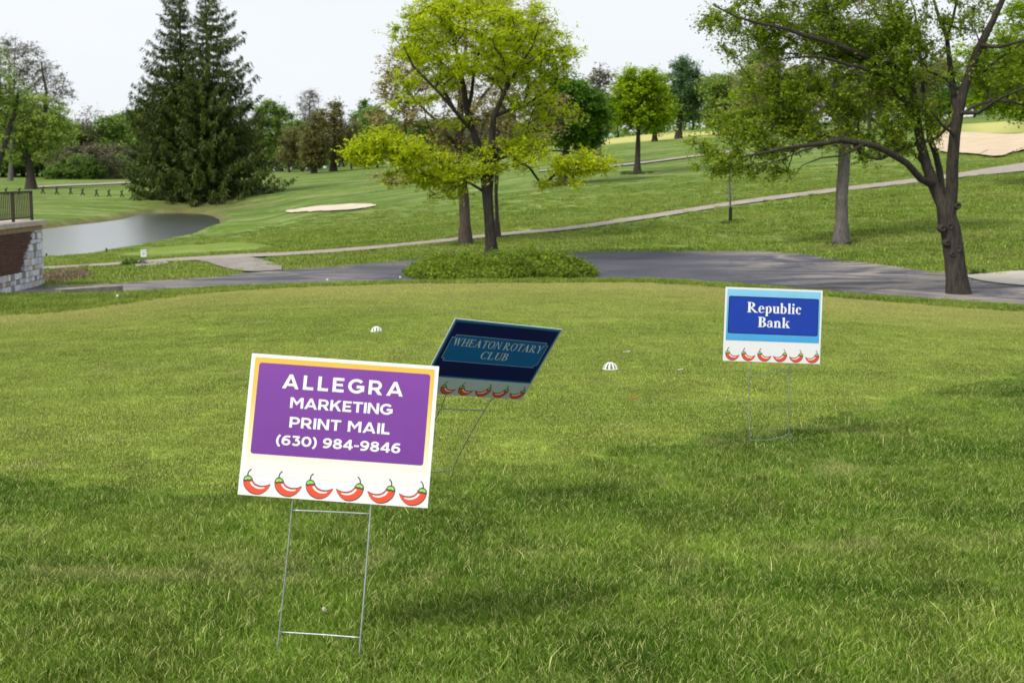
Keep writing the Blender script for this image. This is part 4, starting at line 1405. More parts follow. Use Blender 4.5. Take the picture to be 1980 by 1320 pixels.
gs = ground(400, 383, 140)
spruce('dark spruce with the left hand, slightly narrower top of the pair behind the pond', 357, 383, gs[1] + 1, -22,
       [(-22, 1), (0, 22), (25, 36), (60, 42), (95, 55), (128, 84), (150, 72), (170, 78), (200, 95), (260, 98), (330, 103), (383, 100)],
       [(-22, 1), (0, 12), (40, 22), (100, 32), (200, 50), (383, 90)], 61)
spruce('dark spruce with the right hand top and sweeping lower boughs, behind the pond', 407, 384, gs[1] - 1, -16,
       [(-16, 1), (0, 10), (40, 20), (100, 32), (200, 50), (384, 90)],
       [(-16, 1), (5, 28), (40, 52), (62, 62), (92, 76), (112, 58), (145, 98), (165, 104), (195, 92), (230, 108), (270, 118), (320, 130), (342, 152), (365, 158), (384, 140)], 62)


# ------------------------------------------------------------------ shrub bed round the locust
def shrub_bed():
    rg = np.random.default_rng(71)
    cl = ground(780, 541, 30.6); cr = ground(1155, 533, 30.6)
    c0 = P(966, 515, 37.5)
    n = 3300
    xs, zs = [], []
    x = rg.uniform(P(783, 530, 35.5)[0], P(1152, 530, 35.5)[0], n)
    xc = (P(783, 530, 35.5)[0] + P(1152, 530, 35.5)[0]) / 2
    hw = (P(1152, 530, 35.5)[0] - P(783, 530, 35.5)[0]) / 2
    t = (x - xc) / hw
    ry = 3.1 * np.sqrt(np.clip(1 - t ** 2, 0.02, 1))
    y = 36.2 + rg.uniform(-1, 1, n) * ry
    e = np.clip(1 - np.abs(t) ** 5, 0, 1) * np.clip(1 - ((y - 36.2) / (ry + .01)) ** 6 * .5, .3, 1)
    hh = (.34 + .16 * np.sin(x * 2.3 + 1) * np.sin(y * 1.9) + .10 * np.sin(x * 5.1 + y * 3)) * e + .08
    hh *= np.where(x > xc - .3, 1.0, .78)
    hh += rg.normal(0, .035, n)
    tips = np.c_[x, y, ZR + hh * rg.uniform(.45, 1.0, n)]
    bs = np.array([xc, 36.2, ZR])
    t_ = empty('shrub_bed', bs, 'low leafy green shrub bed on the island at the foot of the yellow-green tree', 'shrub bed')
    V, f, tint, mi = leaves(tips - bs, np.full(n, .16), 30, .065, .55, rg, .9, 1.2, 5, .003, 0)
    o = link('foliage', np_mesh('foliage', V, f, [LEAF_SHR, BARK_B], mi, attrs={'tint': ('FACE', tint)}), t_)
    o['kind'] = 'stuff'
    # soil mound under it
    vs, fs = [], []
    nn, rings = 40, 5
    for i in range(rings + 1):
        q = i / rings
        for k in range(nn):
            a = 2 * math.pi * k / nn
            vs.append((math.cos(a) * (hw + .1) * q, math.sin(a) * 3.2 * q, .12 * (1 - q ** 3) + .015 if i < rings else -.05))
    for i in range(rings):
        for k in range(nn):
            fs.append((i * nn + k, i * nn + (k + 1) % nn, (i + 1) * nn + (k + 1) % nn, (i + 1) * nn + k))
    link('soil_mound', np_mesh('soil_mound', vs, fs, plain('dark_soil', (.05, .035, .022), .95), smooth=True), t_)


LEAF_SHR = leaf_material('shrub_leaves', (0.075, 0.145, 0.006), (0.29, 0.40, 0.018), 0.4, 1.5)
shrub_bed()

# dried perennials by the terrace
rg = np.random.default_rng(72)
M_DRY = leaf_material('dry_stems', (0.12, 0.08, 0.05), (0.34, 0.25, 0.17), 0.2, 3)
pts = gpoly([(84, 553), (130, 550), (178, 537), (165, 526), (120, 528), (86, 535)], 31)
n = 900
x = rg.uniform(pts[:, 0].min(), pts[:, 0].max(), n); y = rg.uniform(pts[:, 1].min(), pts[:, 1].max(), n)
ok = sdist(x, y, pts) < 0
x, y = x[ok], y[ok]
c = np.c_[x, y, H(x, y) + .06]
V, f, tint, mi = leaves(c, rg.uniform(.1, .28, len(c)), 7, .11, .16, rg, 2, 1.0, 4, .004)
o = link('dried_perennials', np_mesh('dried_perennials', V, f, [M_DRY, M_DRY], mi, attrs={'tint': ('FACE', tint)}))
tag(o, 'patch of dry brown stems in the bed at the foot of the stone wall', 'plants', kind='stuff')


def tuft(px, py, dmin, n, hgt, spread, mat, label, seed, name='grass_tuft'):
    g = ground(px, py, dmin)
    rg = np.random.default_rng(seed)
    a = rg.uniform(0, 6.28, n); q = spread * np.sqrt(rg.random(n))
    c = np.c_[np.cos(a) * q, np.sin(a) * q, rg.uniform(.0, .35, n) * hgt]
    V, f, tint, mi = leaves(c, np.full(n, hgt * .6), 14, hgt * .6, .25, rg, 2, 1.5, 4, .003)
    o = link(name, np_mesh(name, V, f, [mat, mat], mi, attrs={'tint': ('FACE', tint)}), loc=g)
    tag(o, label, 'grass', kind='stuff')


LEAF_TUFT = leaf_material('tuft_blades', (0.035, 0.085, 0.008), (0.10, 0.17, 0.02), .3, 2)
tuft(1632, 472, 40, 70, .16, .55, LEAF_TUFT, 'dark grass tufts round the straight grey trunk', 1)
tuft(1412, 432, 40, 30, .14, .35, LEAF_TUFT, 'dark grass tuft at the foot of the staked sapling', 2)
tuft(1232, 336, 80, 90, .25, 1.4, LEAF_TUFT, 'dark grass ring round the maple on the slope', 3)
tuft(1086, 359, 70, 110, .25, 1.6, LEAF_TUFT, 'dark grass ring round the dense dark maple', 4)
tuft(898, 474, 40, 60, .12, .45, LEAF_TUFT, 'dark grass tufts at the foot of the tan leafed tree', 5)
tuft(258, 514, 40, 40, .25, .35, LEAF_TUFT, 'weeds left of the utility box', 6)
tuft(1890, 532, 30, 26, .18, .2, LEAF_TUFT, 'weeds at the edge of the concrete apron', 7)
tuft(1815, 452, 26.5, 1, .1, .1, LEAF_TUFT, 'sprout', 8) if False else None

# ------------------------------------------------------------------ sapling with guard
gb = ground(1412, 430, 40)
Ds = gb[1]
rg = np.random.default_rng(81)
lim = [limb(Ds, [(1412, 432, 0, 2.2), (1412, 400, 0, 2.0), (1411, 360, 0, 1.6), (1411, 320, 0, 1.0), (1411, 285, 0, .5)])]
tips = blob_tips([(1411, 350, 20, 42), (1411, 315, 12, 30)], 60, Ds, rg, 1)
sp = make_tree('sapling', 'thin leafless sapling in a black trunk guard in front of the cart path', gb, lim, tips, .0035, .05, BARK_G, LEAF_GREY, 1, .03, .5, .16, 82, twigs=4, twig_r=.0025, up=.25, step=.15, crown_name='twigs', flare=1.0)
r0 = 3.4 * Ds / F
mb = MB()
mb.tube([(0, 0, 0.0), (0, 0, 29 * Ds / F)], r0, 12)
mb.build('trunk_guard', [plain('black_plastic', (.012, .012, .014), .5)], sp)


# ------------------------------------------------------------------ terrace wall with railing
M_MORT = plain('mortar', (.30, .29, .28), .9, nscale=20)
m = NT('brown_brick', .85, .2)
m.col(m.ramp(m.noise(m.objc(), 9, 4, .7), [(.3, (.045, .022, .016)), (.55, (.10, .045, .032)), (.75, (.17, .10, .075))]))
M_BRICK = m.mat
STONES = [plain('grey_stone', (.46, .48, .52), .85, nscale=12, amt=.25), plain('tan_stone', (.50, .43, .33), .85, nscale=12, amt=.2), plain('dark_stone', (.24, .23, .24), .85, nscale=12, amt=.3), plain('pale_stone', (.60, .62, .66), .85, nscale=12, amt=.2)]
M_CAP = plain('limestone_cap', (.40, .35, .31), .8, nscale=6, amt=.2)
M_BAND = plain('ochre_stone_band', (.36, .25, .12), .85, nscale=8, amt=.3)
WX, WY1, WY0 = -10.90, 33.0, 25.0
tw = empty('terrace_wall', (WX - 1.5, 29, ZR), 'brick terrace wall with a ragged grey stone corner and capped top, far left', 'wall')
o0 = np.array([WX - 1.5, 29, ZR])
mb = MB()
mb.box((WX - 2.0, (WY0 + WY1) / 2, (ZR + .25) / 2 - .1), (4.0 - .02, WY1 - WY0 - .02, .25 - ZR + .2))
mb.build('wall_core', [M_MORT], tw, o0)
mb = MB()
mb.box((WX - 2.0, (WY0 + WY1) / 2, .30), (4.04, WY1 - WY0 + .04, .10), m=0)
mb.build('stone_band', [M_BAND], tw, o0)
y = WY1 + .10
while y > WY0:
    L = random.uniform(.75, .95)
    mb = MB()
    mb.box((WX - 1.96, y - L / 2, .405), (4.14, L - .012, .105), jit=.003)
    mb.build('cap_stone', [M_CAP], tw, o0)
    y -= L


def stone_edge(z):
    return float(np.interp(z, [-.70, -.67, -.55, -.24, -.01, .25], [20.0, 31.5, 31.62, 31.88, 32.1, 32.5]))


z = ZR + .01
kst = 0
while z < .24:
    h = min(random.uniform(.10, .17), .245 - z)
    if h < .05: break
    y = WY1
    while y > 27.0:
        w = random.uniform(.11, .30)
        if y < 30: w = .3
        if y - w / 2 > stone_edge(z + h / 2) + random.uniform(-.06, .06):
            b = MB()
            hh = h
            b.box((WX + .012, y - w / 2, z + hh / 2), (.05, w - .014, hh - .014), jit=.005, m=0)
            b.build('stone', [random.choice([STONES[0], STONES[0], STONES[3], STONES[3], STONES[1], STONES[2]])], tw, o0)
        y -= w
    z += h
bk = MB()
z = ZR + .01
row = 0
while z < .23:
    y = WY1 - (.1 if row % 2 else 0)
    while y > 27:
        if y - .1 < stone_edge(z + .03) - .02:
            bk.box((WX + .002, y - .1, z + .028), (.028, .19, .052), jit=.0015)
        y -= .2
    z += .064
    row += 1
o = bk.build('brickwork', [M_BRICK], tw, o0)
o['kind'] = 'stuff'
# railing
M_IRON = plain('dark_bronze_paint', (.035, .022, .018), .5, .4)
RX, RZ0, RZ1 = -11.07, .458, 1.11
rl = empty('terrace_railing', (RX, 31.5, RZ0), 'dark metal railing with thin balusters on top of the brick terrace wall', 'railing')
o0 = np.array([RX, 31.5, RZ0])
for nm, zz, hh in (('top_rail', RZ1, .045), ('bottom_rail', RZ0 + .07, .03)):
    MB().box((RX, 29.95, zz), (.045, 5.95, hh)).build(nm, [M_IRON], rl, o0)
y = 32.9
k = 0
while y > 27.2:
    if k % 11 == 0:
        MB().box((RX, y, (RZ0 + RZ1) / 2), (.055, .055, RZ1 - RZ0 + .02)).build('post', [M_IRON], rl, o0)
    else:
        MB().box((RX, y, (RZ0 + RZ1) / 2 + .02), (.018, .018, RZ1 - RZ0 - .08)).build('baluster', [M_IRON], rl, o0)
    y -= .112
    k += 1
# kerb block
a, b = P(112, 571, 29.6), P(231, 563, 30.6)
cc = (a + b) / 2
g = np.array([cc[0], cc[1], ZR])
ang = math.atan2(b[1] - a[1], b[0] - a[0])
kb = MB()
kb.box((0, 0, .07), (float(np.linalg.norm(b[:2] - a[:2])), .30, .26), rz=ang, jit=.006)
o = kb.build('kerb_stone', [plain('weathered_concrete', (.24, .215, .19), .9, nscale=5, amt=.3)])
o.location = g
tag(o, 'low weathered concrete kerb block lying between the rim of the green and the drive', 'kerb')

# utility box
g = ground(279, 518, 40)
k = g[1] / F
ub = empty('utility_box', g, 'small white utility box on two grey posts beside the cart path', 'utility box')
M_WH = plain('white_enamel', (.72, .76, .76), .4)
M_GP = plain('galvanised_post', (.22, .24, .26), .5, metal=.4)
MB().box((0, 0, 27.5 * k), (10.5 * k, 6 * k, 12.5 * k)).build('cabinet', [M_WH], ub)
MB().box((0, 0, 34.6 * k), (11.5 * k, 7 * k, 1.2 * k)).build('lid', [M_WH], ub)
MB().box((0, -3.15 * k, 28 * k), (4 * k, .3 * k, 4 * k)).build('door_plate', [plain('grey_plate', (.35, .42, .5), .5)], ub)
for sx in (-3.2, 2.4):
    MB().box((sx * k, 0, 10.5 * k), (1.6 * k, 1.6 * k, 21 * k)).build('post', [M_GP], ub)

# crossed posts beyond the pond
M_TIM = plain('dark_timber', (.045, .032, .026), .85)
for i, (px, py) in enumerate([(12, 377), (38, 377), (83, 374.5), (110, 376), (137, 376.5), (160, 378), (187, 379.5), (211, 380.5), (236, 381.5)]):
    g = ground(px, py, 125)
    k = g[1] / F
    lab = ['leftmost crossed dark post, behind the railing', 'second crossed dark post, behind the railing', 'crossed dark post just right of the terrace railing', 'crossed dark post second right of the railing',
           'crossed dark post third right of the railing', 'crossed dark post in the middle of the visible row', 'crossed dark post third left of the spruces', 'crossed dark post second left of the spruces', 'crossed dark post nearest the spruces'][i]
    t = empty('crossed_post', g, lab, 'post', 'crossed timber posts in a row beyond the pond')
    for nm, x0, x1, h in (('timber', -3.6, 1.6, 14), ('timber', 3.8, -2.0, 12)):
        mb = MB()
        mb.tube([(x0 * k, 0, -.05), (x1 * k, (.1 if x0 < 0 else -.1), h * k)], 1.25 * k, 6)
        mb.build(nm, [M_TIM], t)
    mb = MB()
    mb.tube([(-1.5 * k, 0, 5 * k), (2 * k, 0, 5 * k)], .8 * k, 5)
    mb.build('crosspiece', [M_TIM], t)


# ------------------------------------------------------------------ yard signs: glyphs
HW = 0.1


def arc(cx, cy, rx, ry, a0, a1, n=14):
    return [(cx + rx * math.cos(math.radians(a0 + (a1 - a0) * i / n)), cy + ry * math.sin(math.radians(a0 + (a1 - a0) * i / n))) for i in range(n + 1)]


def stroke(pts, w=0.2, closed=False):
    """quads of a constant width stroke with mitred joins"""
    P2 = [Vector((a, b)) for a, b in pts]
    n = len(P2)
    L, R = [], []
    for i in range(n):
        if closed:
            a, c = P2[(i - 1) % n], P2[(i + 1) % n]
            d1, d2 = (P2[i] - a).normalized(), (c - P2[i]).normalized()
        else:
            d1 = (P2[i] - P2[i - 1]).normalized() if i > 0 else None
            d2 = (P2[i + 1] - P2[i]).normalized() if i < n - 1 else None
            if d1 is None: d1 = d2
            if d2 is None: d2 = d1
        n1, n2 = Vector((-d1.y, d1.x)), Vector((-d2.y, d2.x))
        mm = (n1 + n2)
        mm = mm.normalized() if mm.length > 1e-6 else n1
        q = w / 2 / max(.35, mm.dot(n1))
        L.append(P2[i] + mm * q); R.append(P2[i] - mm * q)
    out = []
    for i in range(n if closed else n - 1):
        j = (i + 1) % n
        out.append([tuple(R[i]), tuple(R[j]), tuple(L[j]), tuple(L[i])])
    return out


def rect(x0, y0, x1, y1):
    return [[(x0, y0), (x1, y0), (x1, y1), (x0, y1)]]


def ring(cx, cy, rx, ry, tx, ty, a0=0, a1=360, n=20):
    o = arc(cx, cy, rx, ry, a0, a1, n)
    i = arc(cx, cy, rx - tx, ry - ty, a0, a1, n)
    return [[i[k], o[k], o[k + 1], i[k + 1]] for k in range(n)]


def mir(polys, w):
    return [[(w - x, y) for x, y in reversed(p)] for p in polys]


def sans():
    h = HW
    w = 2 * h
    G = {}
    A = [[(0, 0), (.21, 0), (.49, .74), (.49, 1), (.395, 1)]]
    G['A'] = (A + mir(A, .98) + rect(.24, .19, .74, .36), .98)
    G['L'] = (stroke([(h, 1), (h, h), (.62, h)]), .62)
    G['E'] = (stroke([(.66, 1 - h), (h, 1 - h), (h, h), (.67, h)]) + rect(w, .42, .60, .59), .67)
    G['G'] = (stroke(arc(.49, .5, .40, .41, 42, 318, 26) + [(.86, .24), (.86, .455), (.50, .455)], w * .98), .96)
    bowl = [(h, 1 - h)] + arc(.43, .655, .25, .245, 90, -90, 12) + [(h, .41)]
    G['P'] = (rect(0, 0, w, 1) + stroke(bowl, w * .92), .76)
    G['R'] = (rect(0, 0, w, 1) + stroke(bowl, w * .92) + [[(.33, .36), (.57, .42), (.82, 0), (.58, 0)]], .82)
    M = [[(0, 1), (.22, 1), (.505, .57), (.505, .26), (.19, .72)], [(0, 0), (w, 0), (w, .74), (0, 1)]]
    G['M'] = (M + mir(M, 1.01), 1.01)
    G['K'] = (rect(0, 0, w, 1) + [[(w, .28), (.84, 1), (.59, 1), (w, .56)], [(.36, .43), (.62, 0), (.87, 0), (.50, .60)]], .87)
    G['T'] = (rect(0, 1 - w * .92, .78, 1) + rect(.39 - h, 0, .39 + h, 1 - w * .9), .78)
    G['I'] = (rect(0, 0, w, 1), w)
    G['N'] = (rect(0, 0, w, 1) + rect(.66, 0, .86, 1) + [[(.0, 1), (.66, .0), (.86, 0), (.19, 1)]], .86)
    G['0'] = (stroke(arc(.41, .5, .31, .405, 0, 360, 28)[:-1], w, True), .82)
    six = stroke(arc(.37, .33, .27, .235, 0, 360, 24)[:-1], w * .95, True) + stroke([(.10, .34), (.105, .5), (.17, .70), (.28, .84), (.43, .905), (.60, .89), (.68, .86)], w * .95)
    G['6'] = (six, .74)
    G['9'] = ([[(.74 - x, 1 - y) for x, y in p] for p in six], .74)
    G['8'] = (stroke(arc(.37, .735, .24, .175, 0, 360, 22)[:-1], w * .9, True) + stroke(arc(.37, .29, .275, .20, 0, 360, 24)[:-1], w * .95, True), .74)
    G['3'] = (stroke([(.05, .905), (.60, .905)], w * .92) + stroke([(.60, .93), (.33, .60)], w * .85) + stroke([(.27, .57)] + arc(.34, .335, .27, .24, 80, -150, 16), w * .95), .70)
    G['4'] = (rect(.47, 0, .67, 1) + rect(.03, .19, .80, .35) + [[(.02, .22), (.22, .30), (.67, 1), (.47, 1), (.02, .38)]], .80)
    G['('] = (stroke(arc(.62, .42, .52, .68, 125, 235, 12), w * .9), .36)
    G[')'] = (mir(G['('][0], .36), .36)
    G['-'] = (rect(0, .34, .40, .50), .40)
    G[' '] = ([], .30)
    return G


def serif(t=.2, th=.055):
    G = {}
    sh = .05

    def st(x, y0=0, y1=1, w=t, top=True, bot=True, ext=.085, left_top=False):
        o = rect(x, y0, x + w, y1)
        if bot: o += rect(x - ext, y0, x + w + ext, y0 + sh)
        if top: o += rect(x - ext, y1 - sh, x + w + ext, y1)
        if left_top: o += [[(x - ext * 1.1, y1 - .09), (x, y1 - .11), (x + .01, y1), (x, y1)]]
        return o
    e = .085
    G['R'] = (st(e) + ring(e + t + .02, .74, .36, .26, t, th, -90, 90, 14) + rect(e + t, .94, e + t + .05, 1) + rect(e + t, .48, e + t + .06, .54) + [[(e + t + .08, .52), (e + t + .62, 0), (e + t + .36, 0), (e + t - .0, .42)]] + rect(e + t + .32, 0, e + t + .68, .05), e + t + .62)
    G['B'] = (st(e) + ring(e + t + .03, .755, .30, .245, t * .95, th, -90, 90, 14) + ring(e + t + .03, .275, .37, .275, t, th, -90, 90, 14) + rect(e + t, .95, e + t + .06, 1) + rect(e + t, 0, e + t + .06, .055), e + t + .40)
    G['e'] = (ring(.27, .33, .265, .35, t * .85, .05, 5, 310, 20) + rect(.1, .34, .51, .40) + stroke([(.44, .06), (.53, .13)], .05), .55)
    G['p'] = (st(.06, -.3, .62, t * .82, False, True, .06, True) + ring(.30, .33, .27, .35, t * .85, .06, -115, 115, 18), .60)
    G['b'] = (st(.03, 0, 1, t * .82, False, False, .06, True) + ring(.28, .33, .27, .35, t * .85, .06, -115, 115, 18), .58)
    G['u'] = (rect(.05, .14, .05 + t * .82, .66) + rect(.37, 0, .37 + t * .82, .66) + rect(-.02, .61, .10, .66) + rect(.30, .61, .42, .66) + rect(.5, 0, .62, .05) + ring(.235, .17, .185, .19, .13, .11, 180, 330, 10), .62)
    G['l'] = (st(.06, 0, 1, t * .82, False, True, .06, True), .30)
    G['i'] = (st(.06, 0, .66, t * .82, False, True, .06, True) + [arc(.06 + t * .41, .88, .10, .11, 0, 342, 14)], .30)
    G['c'] = (ring(.27, .33, .265, .35, t * .85, .055, 50, 315, 18) + [arc(.40, .53, .085, .09, 0, 342, 12)], .50)
    G['a'] = (rect(.30, .06, .30 + t * .8, .48) + ring(.26, .45, .20, .23, .14, .06, 5, 150, 12) + ring(.21, .175, .20, .19, .13, .06, 60, 330, 16) + stroke([(.40, .05), (.52, .07)], .07) + [arc(.13, .52, .075, .08, 0, 342, 12)], .54)
    G['n'] = (st(.06, 0, .62, t * .82, False, True, .06, True) + st(.38, 0, .46, t * .82, False, True, .06) + ring(.33, .42, .214, .25, t * .8, .09, 0, 150, 12), .64)
    G['k'] = (st(.06, 0, 1, t * .82, False, True, .06, True) + [[(.22, .26), (.45, .62), (.53, .62), (.24, .22)], [(.29, .34), (.41, .46), (.64, 0), (.43, 0)]] + rect(.36, .61, .62, .66) + rect(.38, 0, .68, .05), .66)
    G['H'] = (st(e) + st(e + .52) + rect(e + t, .47, e + .52, .53), 2 * e + .52 + t)
    G['E'] = (st(e) + rect(e + t, .95, .66, 1) + rect(e + t, 0, .70, .05) + rect(e + t, .48, .5, .53) + rect(.62, .76, .66, 1) + rect(.66, 0, .70, .25) + rect(.47, .40, .51, .61), .72)
    G['T'] = (st(.37 - t / 2, 0, .96, t, False) + rect(.02, .94, .72, 1) + rect(.02, .74, .06, .96) + rect(.68, .74, .72, .96), .74)
    G['O'] = (ring(.42, .5, .40, .52, t, .05, 0, 360, 28), .84)
    G['C'] = (ring(.42, .5, .40, .52, t, .05, 42, 318, 24) + rect(.68, .66, .73, .98), .76)
    G['L'] = (st(e) + rect(e + t, 0, .66, .05) + rect(.62, 0, .66, .27), .68)
    G['N'] = (st(e, 0, 1, .06) + st(e + .58, 0, 1, .06, True, False) + [[(e - .03, 1), (e + .58, 0), (e + .64, 0), (e + .64, .04), (e + t, 1)]], 2 * e + .64)
    G['U'] = (st(e, .3, 1, t, True, False) + rect(e + .53, .3, e + .59, 1) + rect(e + .45, .95, e + .67, 1) + ring(e + .295, .31, .295, .33, t * .8, .07, 180, 360, 16), 2 * e + .59)
    A = [[(.40, 1), (.50, 1), (.82, 0), (.60, 0), (.36, .78)], [(.40, 1), (.44, .94), (.16, 0), (.09, 0)]]
    G['A'] = (A + rect(.20, .30, .70, .36) + rect(0, 0, .28, .05) + rect(.54, 0, .88, .05), .88)
    V1 = [[(.05, 1), (.25, 1), (.42, .28), (.37, 0), (.33, 0)], [(.37, 0), (.40, .16), (.62, 1), (.57, 1)]]
    G['W'] = (V1 + [[(x + .38, y) for x, y in p] for p in V1] + rect(-.02, .95, .32, 1) + rect(.38, .95, .70, 1) + rect(.86, .95, 1.08, 1), 1.08)
    G['Y'] = (rect(.40 - t / 2, 0, .40 + t / 2, .46) + [[(.03, 1), (.24, 1), (.50, .44), (.50 - t, .44)], [(.40, .40), (.47, .42), (.76, 1), (.70, 1)]] + rect(-.03, .95, .31, 1) + rect(.58, .95, .83, 1) + rect(.40 - t / 2 - .07, 0, .40 + t / 2 + .07, .05), .80)
    G[' '] = ([], .28)
    return G


SANS, SERIF_B, SERIF_R = sans(), serif(.21), serif(.15, .05)
SW, SH = .6096, .4572


def layout(txt, font, a0, a1, base, cap, gap=.10):
    """polygons in sign coordinates (metres from the panel centre); a0..a1 in fractions of width, base from the top"""
    hgt = cap * SH
    g = gap * hgt
    ws = [font[c][1] * hgt for c in txt]
    kx = ((a1 - a0) * SW - g * (len(txt) - 1)) / sum(ws)
    x = (a0 - .5) * SW
    y0 = (.5 - base) * SH
    out = []
    for c, w in zip(txt, ws):
        for p in font[c][0]:
            out.append([(x + px * hgt * kx, y0 + py * hgt) for px, py in p])
        x += w * kx + g
    return out


def poly_mesh(mb, polys, z, m=0, dz=0.00002):
    for i, p in enumerate(polys):
        a = sum(p[k][0] * p[(k + 1) % len(p)][1] - p[(k + 1) % len(p)][0] * p[k][1] for k in range(len(p)))
        if a < 0: p = p[::-1]
        mb.add([(x, y, z + dz * (i % 9)) for x, y in p], [tuple(range(len(p)))], m)


def rrect(a0, b0, a1, b1, r):
    """rounded rectangle; fractions of width / from the top"""
    x0, x1 = (a0 - .5) * SW, (a1 - .5) * SW
    y1, y0 = (.5 - b0) * SH, (.5 - b1) * SH
    if r <= 0: return [(x0, y0), (x1, y0), (x1, y1), (x0, y1)]
    return arc(x1 - r, y1 - r, r, r, 0, 90, 6) + arc(x0 + r, y1 - r, r, r, 90, 180, 6) + arc(x0 + r, y0 + r, r, r, 180, 270, 6) + arc(x1 - r, y0 + r, r, r, 270, 360, 6)


def inkm(name, c, rough=.5):
    m = NT(name, rough, .35)
    n = m.noise(m.objc(), 14, 4)
    m.col(m.ramp(n, [(.3, tuple(x * .93 for x in c)), (.7, tuple(min(1, x * 1.03) for x in c))]))
    m.bump(m.noise(m.map(m.objc(), (1, .03, 1)), 110, 2), .25, .0012)
    return m.mat


def panel_mat(name, c):
    m = NT(name, .42, .4)
    o = m.objc()
    wv = m.noise(m.map(o, (1, .02, 1)), 60, 2)
    m.col(m.mix(.5, c, m.ramp(wv, [(.3, tuple(x * .95 for x in c)), (.7, tuple(min(1, x * 1.02) for x in c))])))
    m.bump(wv, .3, .0012)
    return m.mat


def grad_mat(name, stops, axis=1):
    m = NT(name, .45, .35)
    s = m.sep(m.objc())[axis]
    k = m.math('ADD', m.math('MULTIPLY', s, 1 / SH), .5)
    m.col(m.mix(.35, m.ramp(k, stops), m.ramp(m.noise(m.objc(), 9, 5), [(.3, .82), (.7, 1.06)]), 'MULTIPLY'))
    m.bump(m.noise(m.map(m.objc(), (1, .03, 1)), 110, 2), .25, .0012)
    return m.mat


INK_W = inkm('white_ink', (.84, .85, .88))
INK_RED = inkm('chili_red_ink', (.74, .075, .03))
INK_GRN = inkm('stem_green_ink', (.30, .60, .08))
INK_LINE = inkm('outline_ink', (.035, .045, .07))
INK_STEM = inkm('dark_stem_ink', (.07, .12, .10))


def pepper_polys():
    """a chili in a unit box 1 wide, .75 high, cap at left; returns layered polygon sets"""
    top = [(.13, .36), (.20, .27), (.30, .185), (.42, .125), (.56, .095), (.70, .10), (.84, .145), (.99, .225)]
    low = [(.99, .235), (.91, .08), (.79, -.035), (.63, -.11), (.46, -.12), (.31, -.08), (.18, .01), (.08, .13), (.025, .26), (.01, .37)]
    top[0] = (.305, .345)
    top = [(.325, .37), (.37, .29), (.45, .215), (.57, .165), (.70, .155), (.84, .175), (.99, .245)]
    body = []
    n = 12
    A = resample(np.array(top), n)
    B = resample(np.array(low[::-1]), n)

    def strip(A, B):
        return [[tuple(A[i]), tuple(A[i + 1]), tuple(B[i + 1]), tuple(B[i])] for i in range(len(A) - 1)]
    body = strip(A, B)
    cen = (A + B) / 2
    outA = A + np.c_[np.zeros(n), np.full(n, .030)]
    outB = B - np.c_[np.full(n, .014), np.full(n, .030)]
    outl = strip(outA, outB)
    hA = A + (B - A) * .14
    hB = A + (B - A) * np.linspace(.36, .32, n)[:, None]
    hi = strip(hA[1:-3], hB[1:-3])
    capo = [(.0, .33), (.01, .43), (.07, .50), (.16, .53), (.26, .50), (.33, .42), (.345, .34), (.27, .345), (.22, .31), (.15, .33), (.09, .28)]
    ci = [(.035, .375), (.05, .43), (.09, .465), (.16, .485), (.24, .465), (.295, .415), (.305, .39), (.26, .40), (.22, .37), (.155, .39), (.095, .35)]
    stem = stroke([(.15, .50), (.145, .58), (.17, .66), (.22, .72), (.255, .745)], .042)
    return outl, body, hi, capo, ci, stem


PEP = pepper_polys()


def fan(poly):
    c = (sum(p[0] for p in poly) / len(poly), sum(p[1] for p in poly) / len(poly))
    return [[c, poly[i], poly[(i + 1) % len(poly)]] for i in range(len(poly))]


def pepper(parent, a0, flip, b_top=.817, w=.1465, zbase=.0006):
    outl, body, hi, capo, ci, stem = PEP
    W = w * SW
    x0 = (a0 - .5) * SW
    ytop = (.5 - b_top) * SH
    yb = ytop - .75 * W

    def T(ps):
        return [[(x0 + ((1 - x) if flip else x) * W, yb + y * W) for x, y in p] for p in ps]
    mb = MB()
    poly_mesh(mb, T(outl), zbase, 0, 0)
    poly_mesh(mb, T(stem), zbase + .0001, 0, .00001)
    poly_mesh(mb, T(fan(capo)), zbase + .0003, 0, 0)
    poly_mesh(mb, T(body), zbase + .0002, 1, 0)
    poly_mesh(mb, T(hi), zbase + .0004, 2, 0)
    poly_mesh(mb, T(fan(ci)), zbase + .0005, 3, 0)
    o = mb.build('chili_pepper', [INK_LINE, INK_RED, INK_W, INK_GRN], parent)
    return o


CAMM = Matrix.Translation((0, 0, ZC)) @ Matrix.Rotation(math.radians(90) - TH, 4, 'X')


def sign_base(label, ax, ay, pos, feet, white):
    X, Y = Vector(ax).normalized(), Vector(ay)
    Y = (Y - X * Y.dot(X)).normalized()
    Z = X.cross(Y)
    M = Matrix(((X.x, Y.x, Z.x, pos[0]), (X.y, Y.y, Z.y, pos[1]), (X.z, Y.z, Z.z, pos[2]), (0, 0, 0, 1)))
    MW = CAMM @ M
    t = empty('yard_sign', feet, label, 'sign')
    Minv = Matrix.Translation(-Vector(feet)) @ MW
    r = bpy.data.objects.new('panel', None)
    mb = MB()
    # corrugated plastic sheet: two skins and an open fluted edge
    mb.box((0, 0, -.0022), (SW, SH, .0036))
    for yy in (SH / 2, -SH / 2):
        n = 96
        for k in range(n):
            mb.box((-SW / 2 + (k + .5) * SW / n, yy, -.0022), (.0012, .0006, .0040))
    pn = mb.build('panel', [white], t)
    pn.matrix_local = Minv
    return t, pn, MW, Minv


M_WIRE = plain('galvanised_wire', (.42, .46, .47), .42, .5, 60, .2, .55)
M_WIRE_D = plain('weathered_wire', (.20, .22, .23), .5, .5, 60, .2, .4)


